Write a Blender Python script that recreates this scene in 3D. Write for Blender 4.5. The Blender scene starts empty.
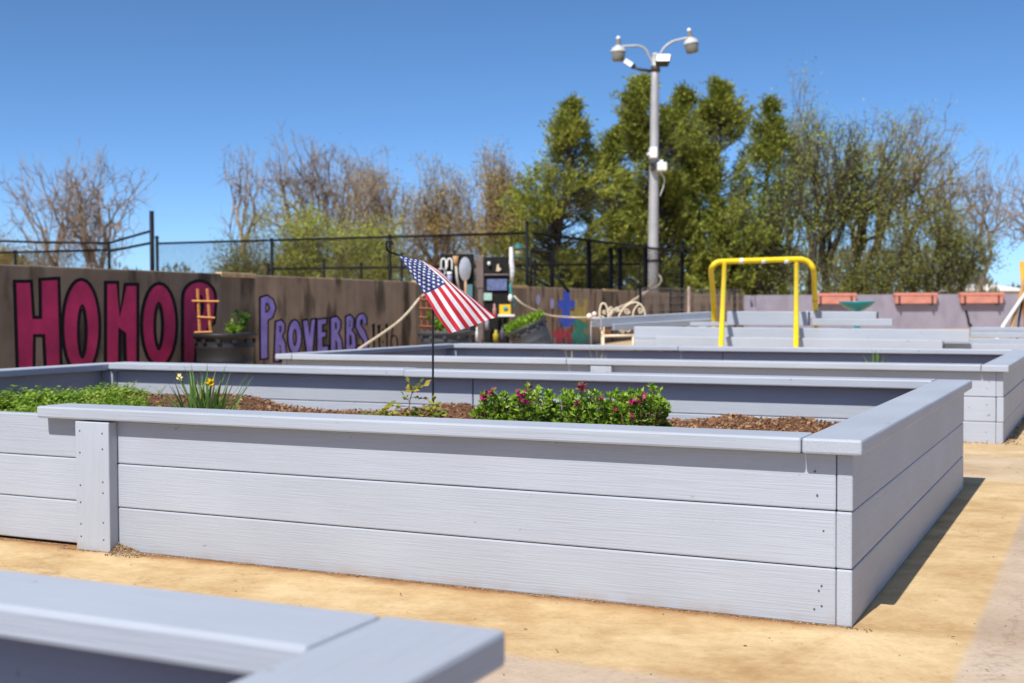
import bpy, bmesh, math, random
from mathutils import Vector, Matrix, Euler, noise
R = math.radians
random.seed(7)
scene = bpy.context.scene
COL = scene.collection
# ------------------------------------------------------------------ camera
F, PITCH, ROLL, CAMZ = 1250.0, 0.0290, -0.0048, 0.781
cam = bpy.data.cameras.new('camera'); cam_o = bpy.data.objects.new('camera', cam); COL.objects.link(cam_o)
cam.sensor_width = 36.0; cam.lens = 36.0 * F / 1024.0
cam.clip_start = 0.05; cam.clip_end = 3000
cam.dof.use_dof = True; cam.dof.focus_distance = 3.35; cam.dof.aperture_fstop = 5.2; cam.dof.aperture_blades = 9
cam_o.location = (0, 0, CAMZ)
Rcam = Matrix.Rotation(math.pi/2 - PITCH, 3, 'X') @ Matrix.Rotation(ROLL, 3, 'Z')
cam_o.rotation_euler = Rcam.to_euler()
scene.camera = cam_o
# ------------------------------------------------------------------ world + sun
SUN_D = Vector((0.175, 0.300, -0.46)).normalized()          # travel direction of the light
sun_el = math.asin(-SUN_D.z); sx, sy = -SUN_D.x, -SUN_D.y
w = bpy.data.worlds.new('World'); scene.world = w; w.use_nodes = True
nt = w.node_tree; nt.nodes.clear()
sky = nt.nodes.new('ShaderNodeTexSky'); sky.sky_type = 'NISHITA'; sky.sun_disc = False
sky.sun_elevation = sun_el; sky.sun_rotation = math.atan2(sx, sy)
sky.air_density = 0.35; sky.dust_density = 0.6; sky.ozone_density = 2.0; sky.altitude = 0
bg = nt.nodes.new('ShaderNodeBackground'); bg.inputs[1].default_value = 0.142
wo = nt.nodes.new('ShaderNodeOutputWorld')
hsv = nt.nodes.new('ShaderNodeHueSaturation'); hsv.inputs['Saturation'].default_value = 1.15
nt.links.new(sky.outputs[0], hsv.inputs['Color']); tint = nt.nodes.new('ShaderNodeVectorMath'); tint.operation = 'MULTIPLY'; tint.inputs[1].default_value = (1.0, 1.09, 1.06)   # camera white balance of the clear sky
nt.links.new(hsv.outputs[0], tint.inputs[0]); nt.links.new(tint.outputs[0], bg.inputs[0]); nt.links.new(bg.outputs[0], wo.inputs[0])
sl = bpy.data.lights.new('sun', 'SUN'); sl.energy = 4.15; sl.angle = R(0.5); sl.color = (1.0, 0.95, 0.875)
so = bpy.data.objects.new('sun', sl); COL.objects.link(so); so.location = (-5, -8, 14)
so.rotation_euler = SUN_D.to_track_quat('-Z', 'Y').to_euler()
scene.view_settings.view_transform = 'Standard'; scene.view_settings.look = 'None'
scene.view_settings.gamma = 1.0; scene.view_settings.exposure = 0.43
scene.view_settings.use_curve_mapping = False

# ------------------------------------------------------------------ pixel -> world
def ray(px, py):
    a, b = (px - 512.0) / F, (py - 341.5) / F
    cr, sr = math.cos(ROLL), math.sin(ROLL)
    x, y = a * cr + b * sr, -a * sr + b * cr
    c, s = math.cos(PITCH), math.sin(PITCH)
    up = -y
    return Vector((x, c + up * s, -s + up * c))
def at(px, py, Y):
    d = ray(px, py); t = Y / d.y
    return Vector((d.x * t, Y, CAMZ + d.z * t))
def atz(px, py, z):
    d = ray(px, py); t = (z - CAMZ) / d.z
    return Vector((d.x * t, d.y * t, z))
def mpp(Y): return Y / F

# ------------------------------------------------------------------ materials
def new_mat(name):
    m = bpy.data.materials.new(name); m.use_nodes = True
    n = m.node_tree; b = n.nodes['Principled BSDF']
    return m, n, b
def N(n, t, **k):
    x = n.nodes.new(t)
    for a, v in k.items(): setattr(x, a, v)
    return x
def ramp(n, stops):
    r = N(n, 'ShaderNodeValToRGB'); e = r.color_ramp.elements
    while len(e) > 1: e.remove(e[0])
    e[0].position = stops[0][0]; e[0].color = (*stops[0][1], 1)
    for p, c in stops[1:]:
        q = e.new(p); q.color = (*c, 1)
    return r
def g3(v): return (v, v, v)
def simple(name, col, rough=0.6, var=0.12, scale=8.0, metallic=0.0, bump=0.0, bscale=60.0, spec=0.4, coords='Object'):
    m, n, b = new_mat(name)
    tc = N(n, 'ShaderNodeTexCoord')
    no = N(n, 'ShaderNodeTexNoise'); no.inputs['Scale'].default_value = scale; no.inputs['Detail'].default_value = 6
    n.links.new(tc.outputs[coords], no.inputs['Vector'])
    lo = tuple(c * (1 - var) for c in col); hi = tuple(min(1, c * (1 + var)) for c in col)
    r = ramp(n, [(0.3, lo), (0.7, hi)])
    n.links.new(no.outputs['Fac'], r.inputs[0]); n.links.new(r.outputs[0], b.inputs['Base Color'])
    b.inputs['Roughness'].default_value = rough; b.inputs['Metallic'].default_value = metallic
    b.inputs['Specular IOR Level'].default_value = spec
    if bump:
        n2 = N(n, 'ShaderNodeTexNoise'); n2.inputs['Scale'].default_value = bscale; n2.inputs['Detail'].default_value = 8
        n.links.new(tc.outputs[coords], n2.inputs['Vector'])
        bp = N(n, 'ShaderNodeBump'); bp.inputs['Strength'].default_value = bump; bp.inputs['Distance'].default_value = 0.01
        n.links.new(n2.outputs['Fac'], bp.inputs['Height']); n.links.new(bp.outputs[0], b.inputs['Normal'])
    return m
PAINT = (0.395, 0.430, 0.495)
def paint(axis, base=PAINT, name='grey_painted_board'):
    m, n, b = new_mat(name + '_' + axis)
    tc = N(n, 'ShaderNodeTexCoord'); oi = N(n, 'ShaderNodeObjectInfo')
    add = N(n, 'ShaderNodeVectorMath', operation='ADD'); sc = N(n, 'ShaderNodeVectorMath', operation='SCALE')
    sc.inputs[0].default_value = (37, 53, 71); n.links.new(oi.outputs['Random'], sc.inputs['Scale'])
    n.links.new(tc.outputs['Object'], add.inputs[0]); n.links.new(sc.outputs[0], add.inputs[1])
    mp = N(n, 'ShaderNodeMapping')
    s = {'x': (5.0, 230, 230), 'y': (230, 5.0, 230), 'z': (230, 230, 5.0)}[axis]
    mp.inputs['Scale'].default_value = s
    n.links.new(add.outputs[0], mp.inputs['Vector'])
    g = N(n, 'ShaderNodeTexNoise'); g.inputs['Scale'].default_value = 1.0; g.inputs['Detail'].default_value = 3; g.inputs['Roughness'].default_value = 0.6
    n.links.new(mp.outputs[0], g.inputs['Vector'])
    # large soft blotches of weathering + scuffs
    big = N(n, 'ShaderNodeTexNoise'); big.inputs['Scale'].default_value = 2.3; big.inputs['Detail'].default_value = 5
    n.links.new(add.outputs[0], big.inputs['Vector'])
    r1 = ramp(n, [(0.3, tuple(c * 0.93 for c in base)), (0.7, tuple(c * 1.05 for c in base))])
    n.links.new(big.outputs['Fac'], r1.inputs[0])
    r2 = ramp(n, [(0.34, g3(0.94)), (0.56, g3(1.0))])
    n.links.new(g.outputs['Fac'], r2.inputs[0])
    mx = N(n, 'ShaderNodeMix', data_type='RGBA', blend_type='MULTIPLY'); mx.inputs[0].default_value = 1.0
    n.links.new(r1.outputs[0], mx.inputs[6]); n.links.new(r2.outputs[0], mx.inputs[7])
    # per board shade
    rr = N(n, 'ShaderNodeMapRange'); rr.inputs[3].default_value = 0.95; rr.inputs[4].default_value = 1.04
    n.links.new(oi.outputs['Random'], rr.inputs[0])
    mv = N(n, 'ShaderNodeVectorMath', operation='SCALE'); n.links.new(mx.outputs[2], mv.inputs[0]); n.links.new(rr.outputs[0], mv.inputs['Scale'])
    # sparse dirt specks
    sp = N(n, 'ShaderNodeTexNoise'); sp.inputs['Scale'].default_value = 24; sp.inputs['Detail'].default_value = 4
    n.links.new(add.outputs[0], sp.inputs['Vector'])
    r3 = ramp(n, [(0.715, g3(0)), (0.74, g3(0.5))]); n.links.new(sp.outputs['Fac'], r3.inputs[0])
    md = N(n, 'ShaderNodeMix', data_type='RGBA'); n.links.new(r3.outputs[0], md.inputs[0])
    n.links.new(mv.outputs[0], md.inputs[6]); md.inputs[7].default_value = (0.2, 0.18, 0.16, 1)
    n.links.new(md.outputs[2], b.inputs['Base Color'])
    # splashed dirt low on the boards that stand on the ground
    sz = N(n, 'ShaderNodeSeparateXYZ'); n.links.new(tc.outputs['Object'], sz.inputs[0])
    zr = N(n, 'ShaderNodeMapRange'); zr.inputs[1].default_value = 0.035; zr.inputs[2].default_value = 0.0; n.links.new(sz.outputs[2], zr.inputs[0])
    zg = N(n, 'ShaderNodeMath', operation='GREATER_THAN'); zg.inputs[1].default_value = -0.0005; n.links.new(sz.outputs[2], zg.inputs[0])
    dn = N(n, 'ShaderNodeTexNoise'); dn.inputs['Scale'].default_value = 16; dn.inputs['Detail'].default_value = 7; n.links.new(add.outputs[0], dn.inputs[0])
    dr = ramp(n, [(0.42, g3(0)), (0.66, g3(0.45))]); n.links.new(dn.outputs['Fac'], dr.inputs[0])
    d1 = N(n, 'ShaderNodeMath', operation='MULTIPLY'); n.links.new(zr.outputs[0], d1.inputs[0]); n.links.new(zg.outputs[0], d1.inputs[1])
    d2 = N(n, 'ShaderNodeMath', operation='MULTIPLY'); n.links.new(d1.outputs[0], d2.inputs[0]); n.links.new(dr.outputs[0], d2.inputs[1])
    mz = N(n, 'ShaderNodeMix', data_type='RGBA'); n.links.new(d2.outputs[0], mz.inputs[0]); n.links.new(md.outputs[2], mz.inputs[6]); mz.inputs[7].default_value = (0.34, 0.24, 0.14, 1)
    n.links.new(mz.outputs[2], b.inputs['Base Color'])
    b.inputs['Roughness'].default_value = 0.5; b.inputs['Specular IOR Level'].default_value = 0.32
    bp = N(n, 'ShaderNodeBump'); bp.inputs['Strength'].default_value = 0.5; bp.inputs['Distance'].default_value = 0.0022
    n.links.new(g.outputs['Fac'], bp.inputs['Height']); n.links.new(bp.outputs[0], b.inputs['Normal'])
    return m
MX, MY, MZ = paint('x'), paint('y'), paint('z')
M_screw = simple('rusty_screw', (0.12, 0.11, 0.12), 0.5)

def ground_mat():
    m, n, b = new_mat('stained_concrete')
    tc = N(n, 'ShaderNodeTexCoord')
    def noise_(scale, det=8, rough=0.6, vec=None):
        x = N(n, 'ShaderNodeTexNoise'); x.inputs['Scale'].default_value = scale; x.inputs['Detail'].default_value = det; x.inputs['Roughness'].default_value = rough
        n.links.new(vec or tc.outputs['Object'], x.inputs['Vector']); return x
    sep = N(n, 'ShaderNodeSeparateXYZ'); n.links.new(tc.outputs['Object'], sep.inputs[0])
    def math_(op, a, b_=None, c=None):
        x = N(n, 'ShaderNodeMath', operation=op)
        for i, v in enumerate((a, b_, c)):
            if v is None: continue
            if isinstance(v, (int, float)): x.inputs[i].default_value = v
            else: n.links.new(v, x.inputs[i])
        return x.outputs[0]
    n1 = noise_(1.3); n2 = noise_(9, 10, 0.7); n3 = noise_(70, 6, 0.7)
    mp = N(n, 'ShaderNodeMapping'); mp.inputs['Scale'].default_value = (1.0, 1.7, 1); n.links.new(tc.outputs['Object'], mp.inputs[0])
    n4 = noise_(1.6, 8, 0.65, mp.outputs[0])
    # plain slab
    slab = ramp(n, [(0.3, (0.36, 0.28, 0.21)), (0.5, (0.50, 0.40, 0.31)), (0.72, (0.60, 0.50, 0.40))]); n.links.new(n1.outputs['Fac'], slab.inputs[0])
    # clay stained
    st = ramp(n, [(0.28, (0.34, 0.20, 0.09)), (0.42, (0.48, 0.325, 0.16)), (0.55, (0.62, 0.465, 0.26)), (0.75, (0.72, 0.59, 0.39))])
    n7 = noise_(3.2, 10, 0.72)
    mixn = math_('ADD', math_('MULTIPLY', n4.outputs['Fac'], 0.30), math_('ADD', math_('MULTIPLY', n2.outputs['Fac'], 0.35), math_('MULTIPLY', n7.outputs['Fac'], 0.35)))
    n.links.new(mixn, st.inputs[0])
    # stain mask: x < .28 (wobbly) and y > -.57 within bed frame, fading farther
    wob = math_('MULTIPLY', math_('SUBTRACT', n2.outputs['Fac'], 0.5), 0.10)
    ex = math_('SUBTRACT', 0.275, math_('ADD', sep.outputs[0], math_('MULTIPLY', wob, 0.25)))
    ey = math_('ADD', math_('ADD', sep.outputs[1], wob), 0.58)
    mxx = N(n, 'ShaderNodeMapRange'); mxx.inputs[1].default_value = -0.006; mxx.inputs[2].default_value = 0.016; n.links.new(ex, mxx.inputs[0])
    myy = N(n, 'ShaderNodeMapRange'); myy.inputs[1].default_value = -0.006; myy.inputs[2].default_value = 0.05; n.links.new(ey, myy.inputs[0])
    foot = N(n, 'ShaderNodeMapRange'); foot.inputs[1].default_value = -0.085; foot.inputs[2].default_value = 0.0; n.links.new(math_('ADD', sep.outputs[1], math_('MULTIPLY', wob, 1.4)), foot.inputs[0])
    # beyond 2.9m the paving turns paler with clay bands
    far = N(n, 'ShaderNodeMapRange'); far.inputs[1].default_value = 2.75; far.inputs[2].default_value = 2.85; far.inputs[3].default_value = 1.0; far.inputs[4].default_value = 0.42
    n.links.new(math_('ADD', sep.outputs[1], wob), far.inputs[0])
    far2 = N(n, 'ShaderNodeMapRange'); far2.inputs[1].default_value = 3.7; far2.inputs[2].default_value = 3.76; far2.inputs[3].default_value = 0.0; far2.inputs[4].default_value = 0.45
    n.links.new(math_('ADD', sep.outputs[1], wob), far2.inputs[0])
    mask = math_('MULTIPLY', math_('MULTIPLY', mxx.outputs[0], myy.outputs[0]), math_('ADD', far.outputs[0], far2.outputs[0]))
    mk2 = math_('MINIMUM', math_('MAXIMUM', mask, math_('MULTIPLY', far2.outputs[0], 1.2)), 1.0)
    clump = ramp(n, [(0.58, g3(0)), (0.75, g3(0.35))]); n.links.new(n2.outputs['Fac'], clump.inputs[0])
    mk3 = math_('MINIMUM', math_('ADD', mk2, clump.outputs[0]), 1.0)
    m1 = N(n, 'ShaderNodeMix', data_type='RGBA'); n.links.new(mk3, m1.inputs[0]); n.links.new(slab.outputs[0], m1.inputs[6]); n.links.new(st.outputs[0], m1.inputs[7])
    # grain and pits
    n5 = noise_(260, 3, 0.7); n6 = noise_(32, 8, 0.75)
    gsum = math_('ADD', math_('MULTIPLY', n3.outputs['Fac'], 0.4), math_('ADD', math_('MULTIPLY', n5.outputs['Fac'], 0.25), math_('MULTIPLY', n6.outputs['Fac'], 0.35)))
    gr = ramp(n, [(0.36, g3(0.62)), (0.46, g3(0.95)), (0.56, g3(1.03)), (0.66, g3(1.16))]); n.links.new(gsum, gr.inputs[0])
    m2 = N(n, 'ShaderNodeMix', data_type='RGBA', blend_type='MULTIPLY'); m2.inputs[0].default_value = 0.9
    n.links.new(m1.outputs[2], m2.inputs[6]); n.links.new(gr.outputs[0], m2.inputs[7])
    vor = N(n, 'ShaderNodeTexVoronoi', feature='DISTANCE_TO_EDGE'); vor.inputs['Scale'].default_value = 0.45
    dis = N(n, 'ShaderNodeVectorMath', operation='ADD'); n.links.new(tc.outputs['Object'], dis.inputs[0])
    dsc = N(n, 'ShaderNodeVectorMath', operation='SCALE'); dsc.inputs['Scale'].default_value = 0.35; n.links.new(n2.outputs['Color'], dsc.inputs[0]); n.links.new(dsc.outputs[0], dis.inputs[1])
    n.links.new(dis.outputs[0], vor.inputs['Vector'])
    cr = ramp(n, [(0.0, g3(0.55)), (0.004, g3(1.0))]); n.links.new(vor.outputs[0], cr.inputs[0])
    m3 = N(n, 'ShaderNodeMix', data_type='RGBA', blend_type='MULTIPLY'); m3.inputs[0].default_value = 0.6
    n.links.new(m2.outputs[2], m3.inputs[6]); n.links.new(cr.outputs[0], m3.inputs[7])
    # weathering stains (broad, darker)
    ws = ramp(n, [(0.35, (0.80, 0.72, 0.62)), (0.6, g3(1.0))]); n.links.new(n4.outputs['Fac'], ws.inputs[0])
    m4 = N(n, 'ShaderNodeMix', data_type='RGBA', blend_type='MULTIPLY'); m4.inputs[0].default_value = 0.7
    n.links.new(m3.outputs[2], m4.inputs[6]); n.links.new(ws.outputs[0], m4.inputs[7])
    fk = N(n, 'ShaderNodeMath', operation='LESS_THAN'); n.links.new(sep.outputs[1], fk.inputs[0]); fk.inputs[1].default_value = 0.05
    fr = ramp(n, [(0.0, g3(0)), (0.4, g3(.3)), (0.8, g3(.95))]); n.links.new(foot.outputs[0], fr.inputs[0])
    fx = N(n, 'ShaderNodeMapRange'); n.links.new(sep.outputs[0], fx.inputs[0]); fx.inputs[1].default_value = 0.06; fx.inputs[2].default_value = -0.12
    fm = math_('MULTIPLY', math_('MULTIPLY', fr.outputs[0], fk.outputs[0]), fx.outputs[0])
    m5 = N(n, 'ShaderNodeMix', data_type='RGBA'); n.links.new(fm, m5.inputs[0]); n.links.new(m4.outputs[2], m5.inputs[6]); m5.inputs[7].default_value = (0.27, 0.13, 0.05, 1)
    # saw-cut joints of the paving
    n.links.new(m5.outputs[2], b.inputs['Base Color'])
    b.inputs['Roughness'].default_value = 0.85; b.inputs['Specular IOR Level'].default_value = 0.25
    bp = N(n, 'ShaderNodeBump'); bp.inputs['Strength'].default_value = 0.5; bp.inputs['Distance'].default_value = 0.004
    hh = math_('ADD', math_('MULTIPLY', n2.outputs['Fac'], 1.0), math_('MULTIPLY', n3.outputs['Fac'], 0.5))
    n.links.new(hh, bp.inputs['Height']); n.links.new(bp.outputs[0], b.inputs['Normal'])
    return m

def wall_mat(name, c1, c2, streak=(0.02, 0.018, 0.016), boards=0.86):
    m, n, b = new_mat(name)
    tc = N(n, 'ShaderNodeTexCoord')
    a = N(n, 'ShaderNodeTexNoise'); a.inputs['Scale'].default_value = 2.2; a.inputs['Detail'].default_value = 9; a.inputs['Roughness'].default_value = 0.65
    n.links.new(tc.outputs['Object'], a.inputs[0])
    r = ramp(n, [(0.3, c1), (0.7, c2)]); n.links.new(a.outputs['Fac'], r.inputs[0])
    mp = N(n, 'ShaderNodeMapping'); mp.inputs['Scale'].default_value = (1.0, 1.0, 0.40); n.links.new(tc.outputs['Object'], mp.inputs[0])
    s = N(n, 'ShaderNodeTexNoise'); s.inputs['Scale'].default_value = 2.6; s.inputs['Detail'].default_value = 5; n.links.new(mp.outputs[0], s.inputs[0])
    r2 = ramp(n, [(0.53, g3(0)), (0.60, g3(0.6)), (0.7, g3(0.9))]); n.links.new(s.outputs['Fac'], r2.inputs[0])
    mx = N(n, 'ShaderNodeMix', data_type='RGBA'); n.links.new(r2.outputs[0], mx.inputs[0]); n.links.new(r.outputs[0], mx.inputs[6]); mx.inputs[7].default_value = (*streak, 1)
    # board-formed fine vertical lines
    mp2 = N(n, 'ShaderNodeMapping'); mp2.inputs['Scale'].default_value = (5, 5, 0.5); n.links.new(tc.outputs['Object'], mp2.inputs[0])
    f = N(n, 'ShaderNodeTexNoise'); f.inputs['Scale'].default_value = 1.0; f.inputs['Detail'].default_value = 3; n.links.new(mp2.outputs[0], f.inputs[0])
    r3 = ramp(n, [(0.35, g3(boards)), (0.6, g3(1.1 if boards < .9 else 1.0))]); n.links.new(f.outputs['Fac'], r3.inputs[0])
    m2 = N(n, 'ShaderNodeMix', data_type='RGBA', blend_type='MULTIPLY'); m2.inputs[0].default_value = 1
    n.links.new(mx.outputs[2], m2.inputs[6]); n.links.new(r3.outputs[0], m2.inputs[7])
    n.links.new(m2.outputs[2], b.inputs['Base Color']); b.inputs['Roughness'].default_value = 0.9; b.inputs['Specular IOR Level'].default_value = 0.2
    bp = N(n, 'ShaderNodeBump'); bp.inputs['Strength'].default_value = 0.4; bp.inputs['Distance'].default_value = 0.01
    n.links.new(a.outputs['Fac'], bp.inputs['Height']); n.links.new(bp.outputs[0], b.inputs['Normal'])
    return m

def leaf_mat(name, cols, trans=0.3, rough=0.55, scale=1.5, fine=None):
    m, n, b = new_mat(name)
    tc = N(n, 'ShaderNodeTexCoord')
    wn = N(n, 'ShaderNodeTexNoise'); wn.inputs['Scale'].default_value = scale; wn.inputs['Detail'].default_value = 3
    n.links.new(tc.outputs['Object'], wn.inputs[0])
    gi = N(n, 'ShaderNodeNewGeometry')
    ad = N(n, 'ShaderNodeMath', operation='ADD'); ml = N(n, 'ShaderNodeMath', operation='MULTIPLY'); ml.inputs[1].default_value = 0.5
    n.links.new(gi.outputs['Random Per Island'], ml.inputs[0])
    m2 = N(n, 'ShaderNodeMath', operation='MULTIPLY'); m2.inputs[1].default_value = 0.5; n.links.new(wn.outputs['Fac'], m2.inputs[0])
    n.links.new(ml.outputs[0], ad.inputs[0]); n.links.new(m2.outputs[0], ad.inputs[1])
    k = len(cols); r = ramp(n, [(0.15 + 0.7 * i / max(1, k - 1), c) for i, c in enumerate(cols)])
    n.links.new(ad.outputs[0], r.inputs[0]); n.links.new(r.outputs[0], b.inputs['Base Color'])
    b.inputs['Roughness'].default_value = rough; b.inputs['Specular IOR Level'].default_value = 0.25
    tr = N(n, 'ShaderNodeBsdfTranslucent'); n.links.new(r.outputs[0], tr.inputs[0])
    mx = N(n, 'ShaderNodeMixShader'); mx.inputs[0].default_value = trans
    n.links.new(b.outputs[0], mx.inputs[1]); n.links.new(tr.outputs[0], mx.inputs[2])
    n.links.new(mx.outputs[0], n.nodes['Material Output'].inputs[0])
    return m

# ------------------------------------------------------------------ mesh helpers
class MB:
    def __init__(s): s.v = []; s.f = []; s.m = []; s.sm = []
    def add(s, vs, fs, mi=0, smooth=False):
        o = len(s.v); s.v += [tuple(v) for v in vs]
        for f in fs: s.f.append(tuple(i + o for i in f)); s.m.append(mi); s.sm.append(smooth)
    def box(s, lo, hi, mi=0, bev=0.0, seg=2, M=None):
        if bev <= 0:
            x0, y0, z0 = lo; x1, y1, z1 = hi
            vs = [Vector(p) for p in ((x0,y0,z0),(x1,y0,z0),(x1,y1,z0),(x0,y1,z0),(x0,y0,z1),(x1,y0,z1),(x1,y1,z1),(x0,y1,z1))]
            if M: vs = [M @ v for v in vs]
            s.add(vs, [(0,3,2,1),(4,5,6,7),(0,1,5,4),(1,2,6,5),(2,3,7,6),(3,0,4,7)], mi)
            return
        bm = bmesh.new()
        bmesh.ops.create_cube(bm, size=1.0)
        c = [(a + b) / 2 for a, b in zip(lo, hi)]; d = [b - a for a, b in zip(lo, hi)]
        for v in bm.verts: v.co = Vector((c[0] + v.co.x * d[0], c[1] + v.co.y * d[1], c[2] + v.co.z * d[2]))
        bmesh.ops.bevel(bm, geom=bm.edges[:], offset=bev, segments=seg, profile=0.5, affect='EDGES')
        bm.verts.index_update()
        vs = [v.co.copy() for v in bm.verts]
        if M: vs = [M @ v for v in vs]
        s.add(vs, [[v.index for v in f.verts] for f in bm.faces], mi, False); bm.free()
    def tube(s, pts, rad, n=8, mi=0, cap=True, smooth=True):
        pts = [Vector(p) for p in pts]
        if isinstance(rad, (int, float)): rad = [rad] * len(pts)
        vs = []; prev = None
        for i, p in enumerate(pts):
            t = (pts[min(i + 1, len(pts) - 1)] - pts[max(i - 1, 0)])
            if t.length < 1e-9: t = Vector((0, 0, 1))
            t.normalize()
            if prev is None:
                a = Vector((0, 0, 1)) if abs(t.z) < 0.9 else Vector((1, 0, 0))
                u = t.cross(a).normalized()
            else:
                u = (prev - t * prev.dot(t))
                u = u.normalized() if u.length > 1e-6 else t.orthogonal().normalized()
            prev = u; vv = t.cross(u)
            for k in range(n):
                a = 2 * math.pi * k / n
                vs.append(p + (u * math.cos(a) + vv * math.sin(a)) * rad[i])
        fs = []
        for i in range(len(pts) - 1):
            for k in range(n):
                a = i * n + k; b = i * n + (k + 1) % n
                fs.append((a, b, b + n, a + n))
        if cap:
            fs.append(tuple(range(n - 1, -1, -1))); L = (len(pts) - 1) * n
            fs.append(tuple(range(L, L + n)))
        s.add(vs, fs, mi, smooth)
    def lathe(s, prof, c=(0, 0, 0), n=24, mi=0, M=None, smooth=True):
        vs = []
        for r, z in prof:
            for k in range(n):
                a = 2 * math.pi * k / n
                v = Vector((r * math.cos(a), r * math.sin(a), z))
                vs.append((M @ v if M else v) + Vector(c))
        fs = []
        for i in range(len(prof) - 1):
            for k in range(n):
                a = i * n + k; b = i * n + (k + 1) % n
                fs.append((a, b, b + n, a + n))
        s.add(vs, fs, mi, smooth)
    def prism(s, poly, depth, mi=0, M=None):
        n = len(poly)
        vs = [Vector((x, 0, z)) for x, z in poly] + [Vector((x, depth, z)) for x, z in poly]
        if M: vs = [M @ v for v in vs]
        fs = [tuple(range(n)), tuple(range(2 * n - 1, n - 1, -1))] + [(i, i + n, (i + 1) % n + n, (i + 1) % n) for i in range(n)]
        s.add(vs, fs, mi)
    def leaf(s, p, d, nrm, L, W, mi=0, fold=0.0):
        d = Vector(d).normalized(); nrm = Vector(nrm)
        sd = d.cross(nrm)
        if sd.length < 1e-5: sd = d.orthogonal()
        sd.normalize(); up = sd.cross(d)
        p = Vector(p)
        s.add([p, p + d * L * 0.5 + sd * W * 0.5 + up * fold, p + d * L, p + d * L * 0.5 - sd * W * 0.5 + up * fold], [(0, 1, 2, 3)], mi)
    def build(s, name, mats, parent=None, loc=(0, 0, 0), rz=0.0, **kw):
        me = bpy.data.meshes.new(name); me.from_pydata(s.v, [], s.f)
        if not isinstance(mats, (list, tuple)): mats = [mats]
        for m in mats: me.materials.append(m)
        me.polygons.foreach_set('material_index', s.m); me.polygons.foreach_set('use_smooth', s.sm)
        me.update()
        o = bpy.data.objects.new(name, me); COL.objects.link(o)
        if parent is not None: o.parent = parent
        o.location = loc; o.rotation_euler = (0, 0, rz)
        for k, v in kw.items(): o[k] = v
        return o
def rnd(a, b): return random.uniform(a, b)
def rvec():
    while True:
        v = Vector((rnd(-1, 1), rnd(-1, 1), rnd(-1, 1)))
        if 0.05 < v.length < 1: return v.normalized()
def thing(name, label, cat, loc=(0, 0, 0), rz=0.0, group=None):
    o = bpy.data.objects.new(name, None); COL.objects.link(o); o.location = loc; o.rotation_euler = (0, 0, rz)
    o.empty_display_size = 0.2
    o['label'] = label; o['category'] = cat
    if group: o['group'] = group
    return o
def tag(o, label, cat, group=None, kind=None):
    o['label'] = label; o['category'] = cat
    if group: o['group'] = group
    if kind: o['kind'] = kind
    return o
def spline(pts, n=8):
    pts = [Vector(p) for p in pts]; out = []
    for i in range(len(pts) - 1):
        p0 = pts[max(i - 1, 0)]; p1 = pts[i]; p2 = pts[i + 1]; p3 = pts[min(i + 2, len(pts) - 1)]
        for k in range(n):
            t = k / n
            out.append(0.5 * ((2 * p1) + (p2 - p0) * t + (2 * p0 - 5 * p1 + 4 * p2 - p3) * t * t + (3 * p1 - p0 - 3 * p2 + p3) * t ** 3))
    out.append(pts[-1]); return out

# ------------------------------------------------------------------ the bed grid
TH = 0.4475
U = Vector((math.sin(TH), math.cos(TH), 0)); V = Vector((-math.cos(TH), math.sin(TH), 0))
P0 = Vector((0.816, 2.989, 0))
BL, BN, GAP = 2.50, 4.74, 1.86

# ground
g = MB(); S = 900
# local frame = bed frame, so the paving follows the beds
g.add([(-S, -S, 0), (S, -S, 0), (S, S, 0), (-S, S, 0)], [(0, 1, 2, 3)])
gr = g.build('ground', ground_mat(), loc=(P0.x, P0.y, 0), rz=-TH); gr['kind'] = 'structure'

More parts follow.
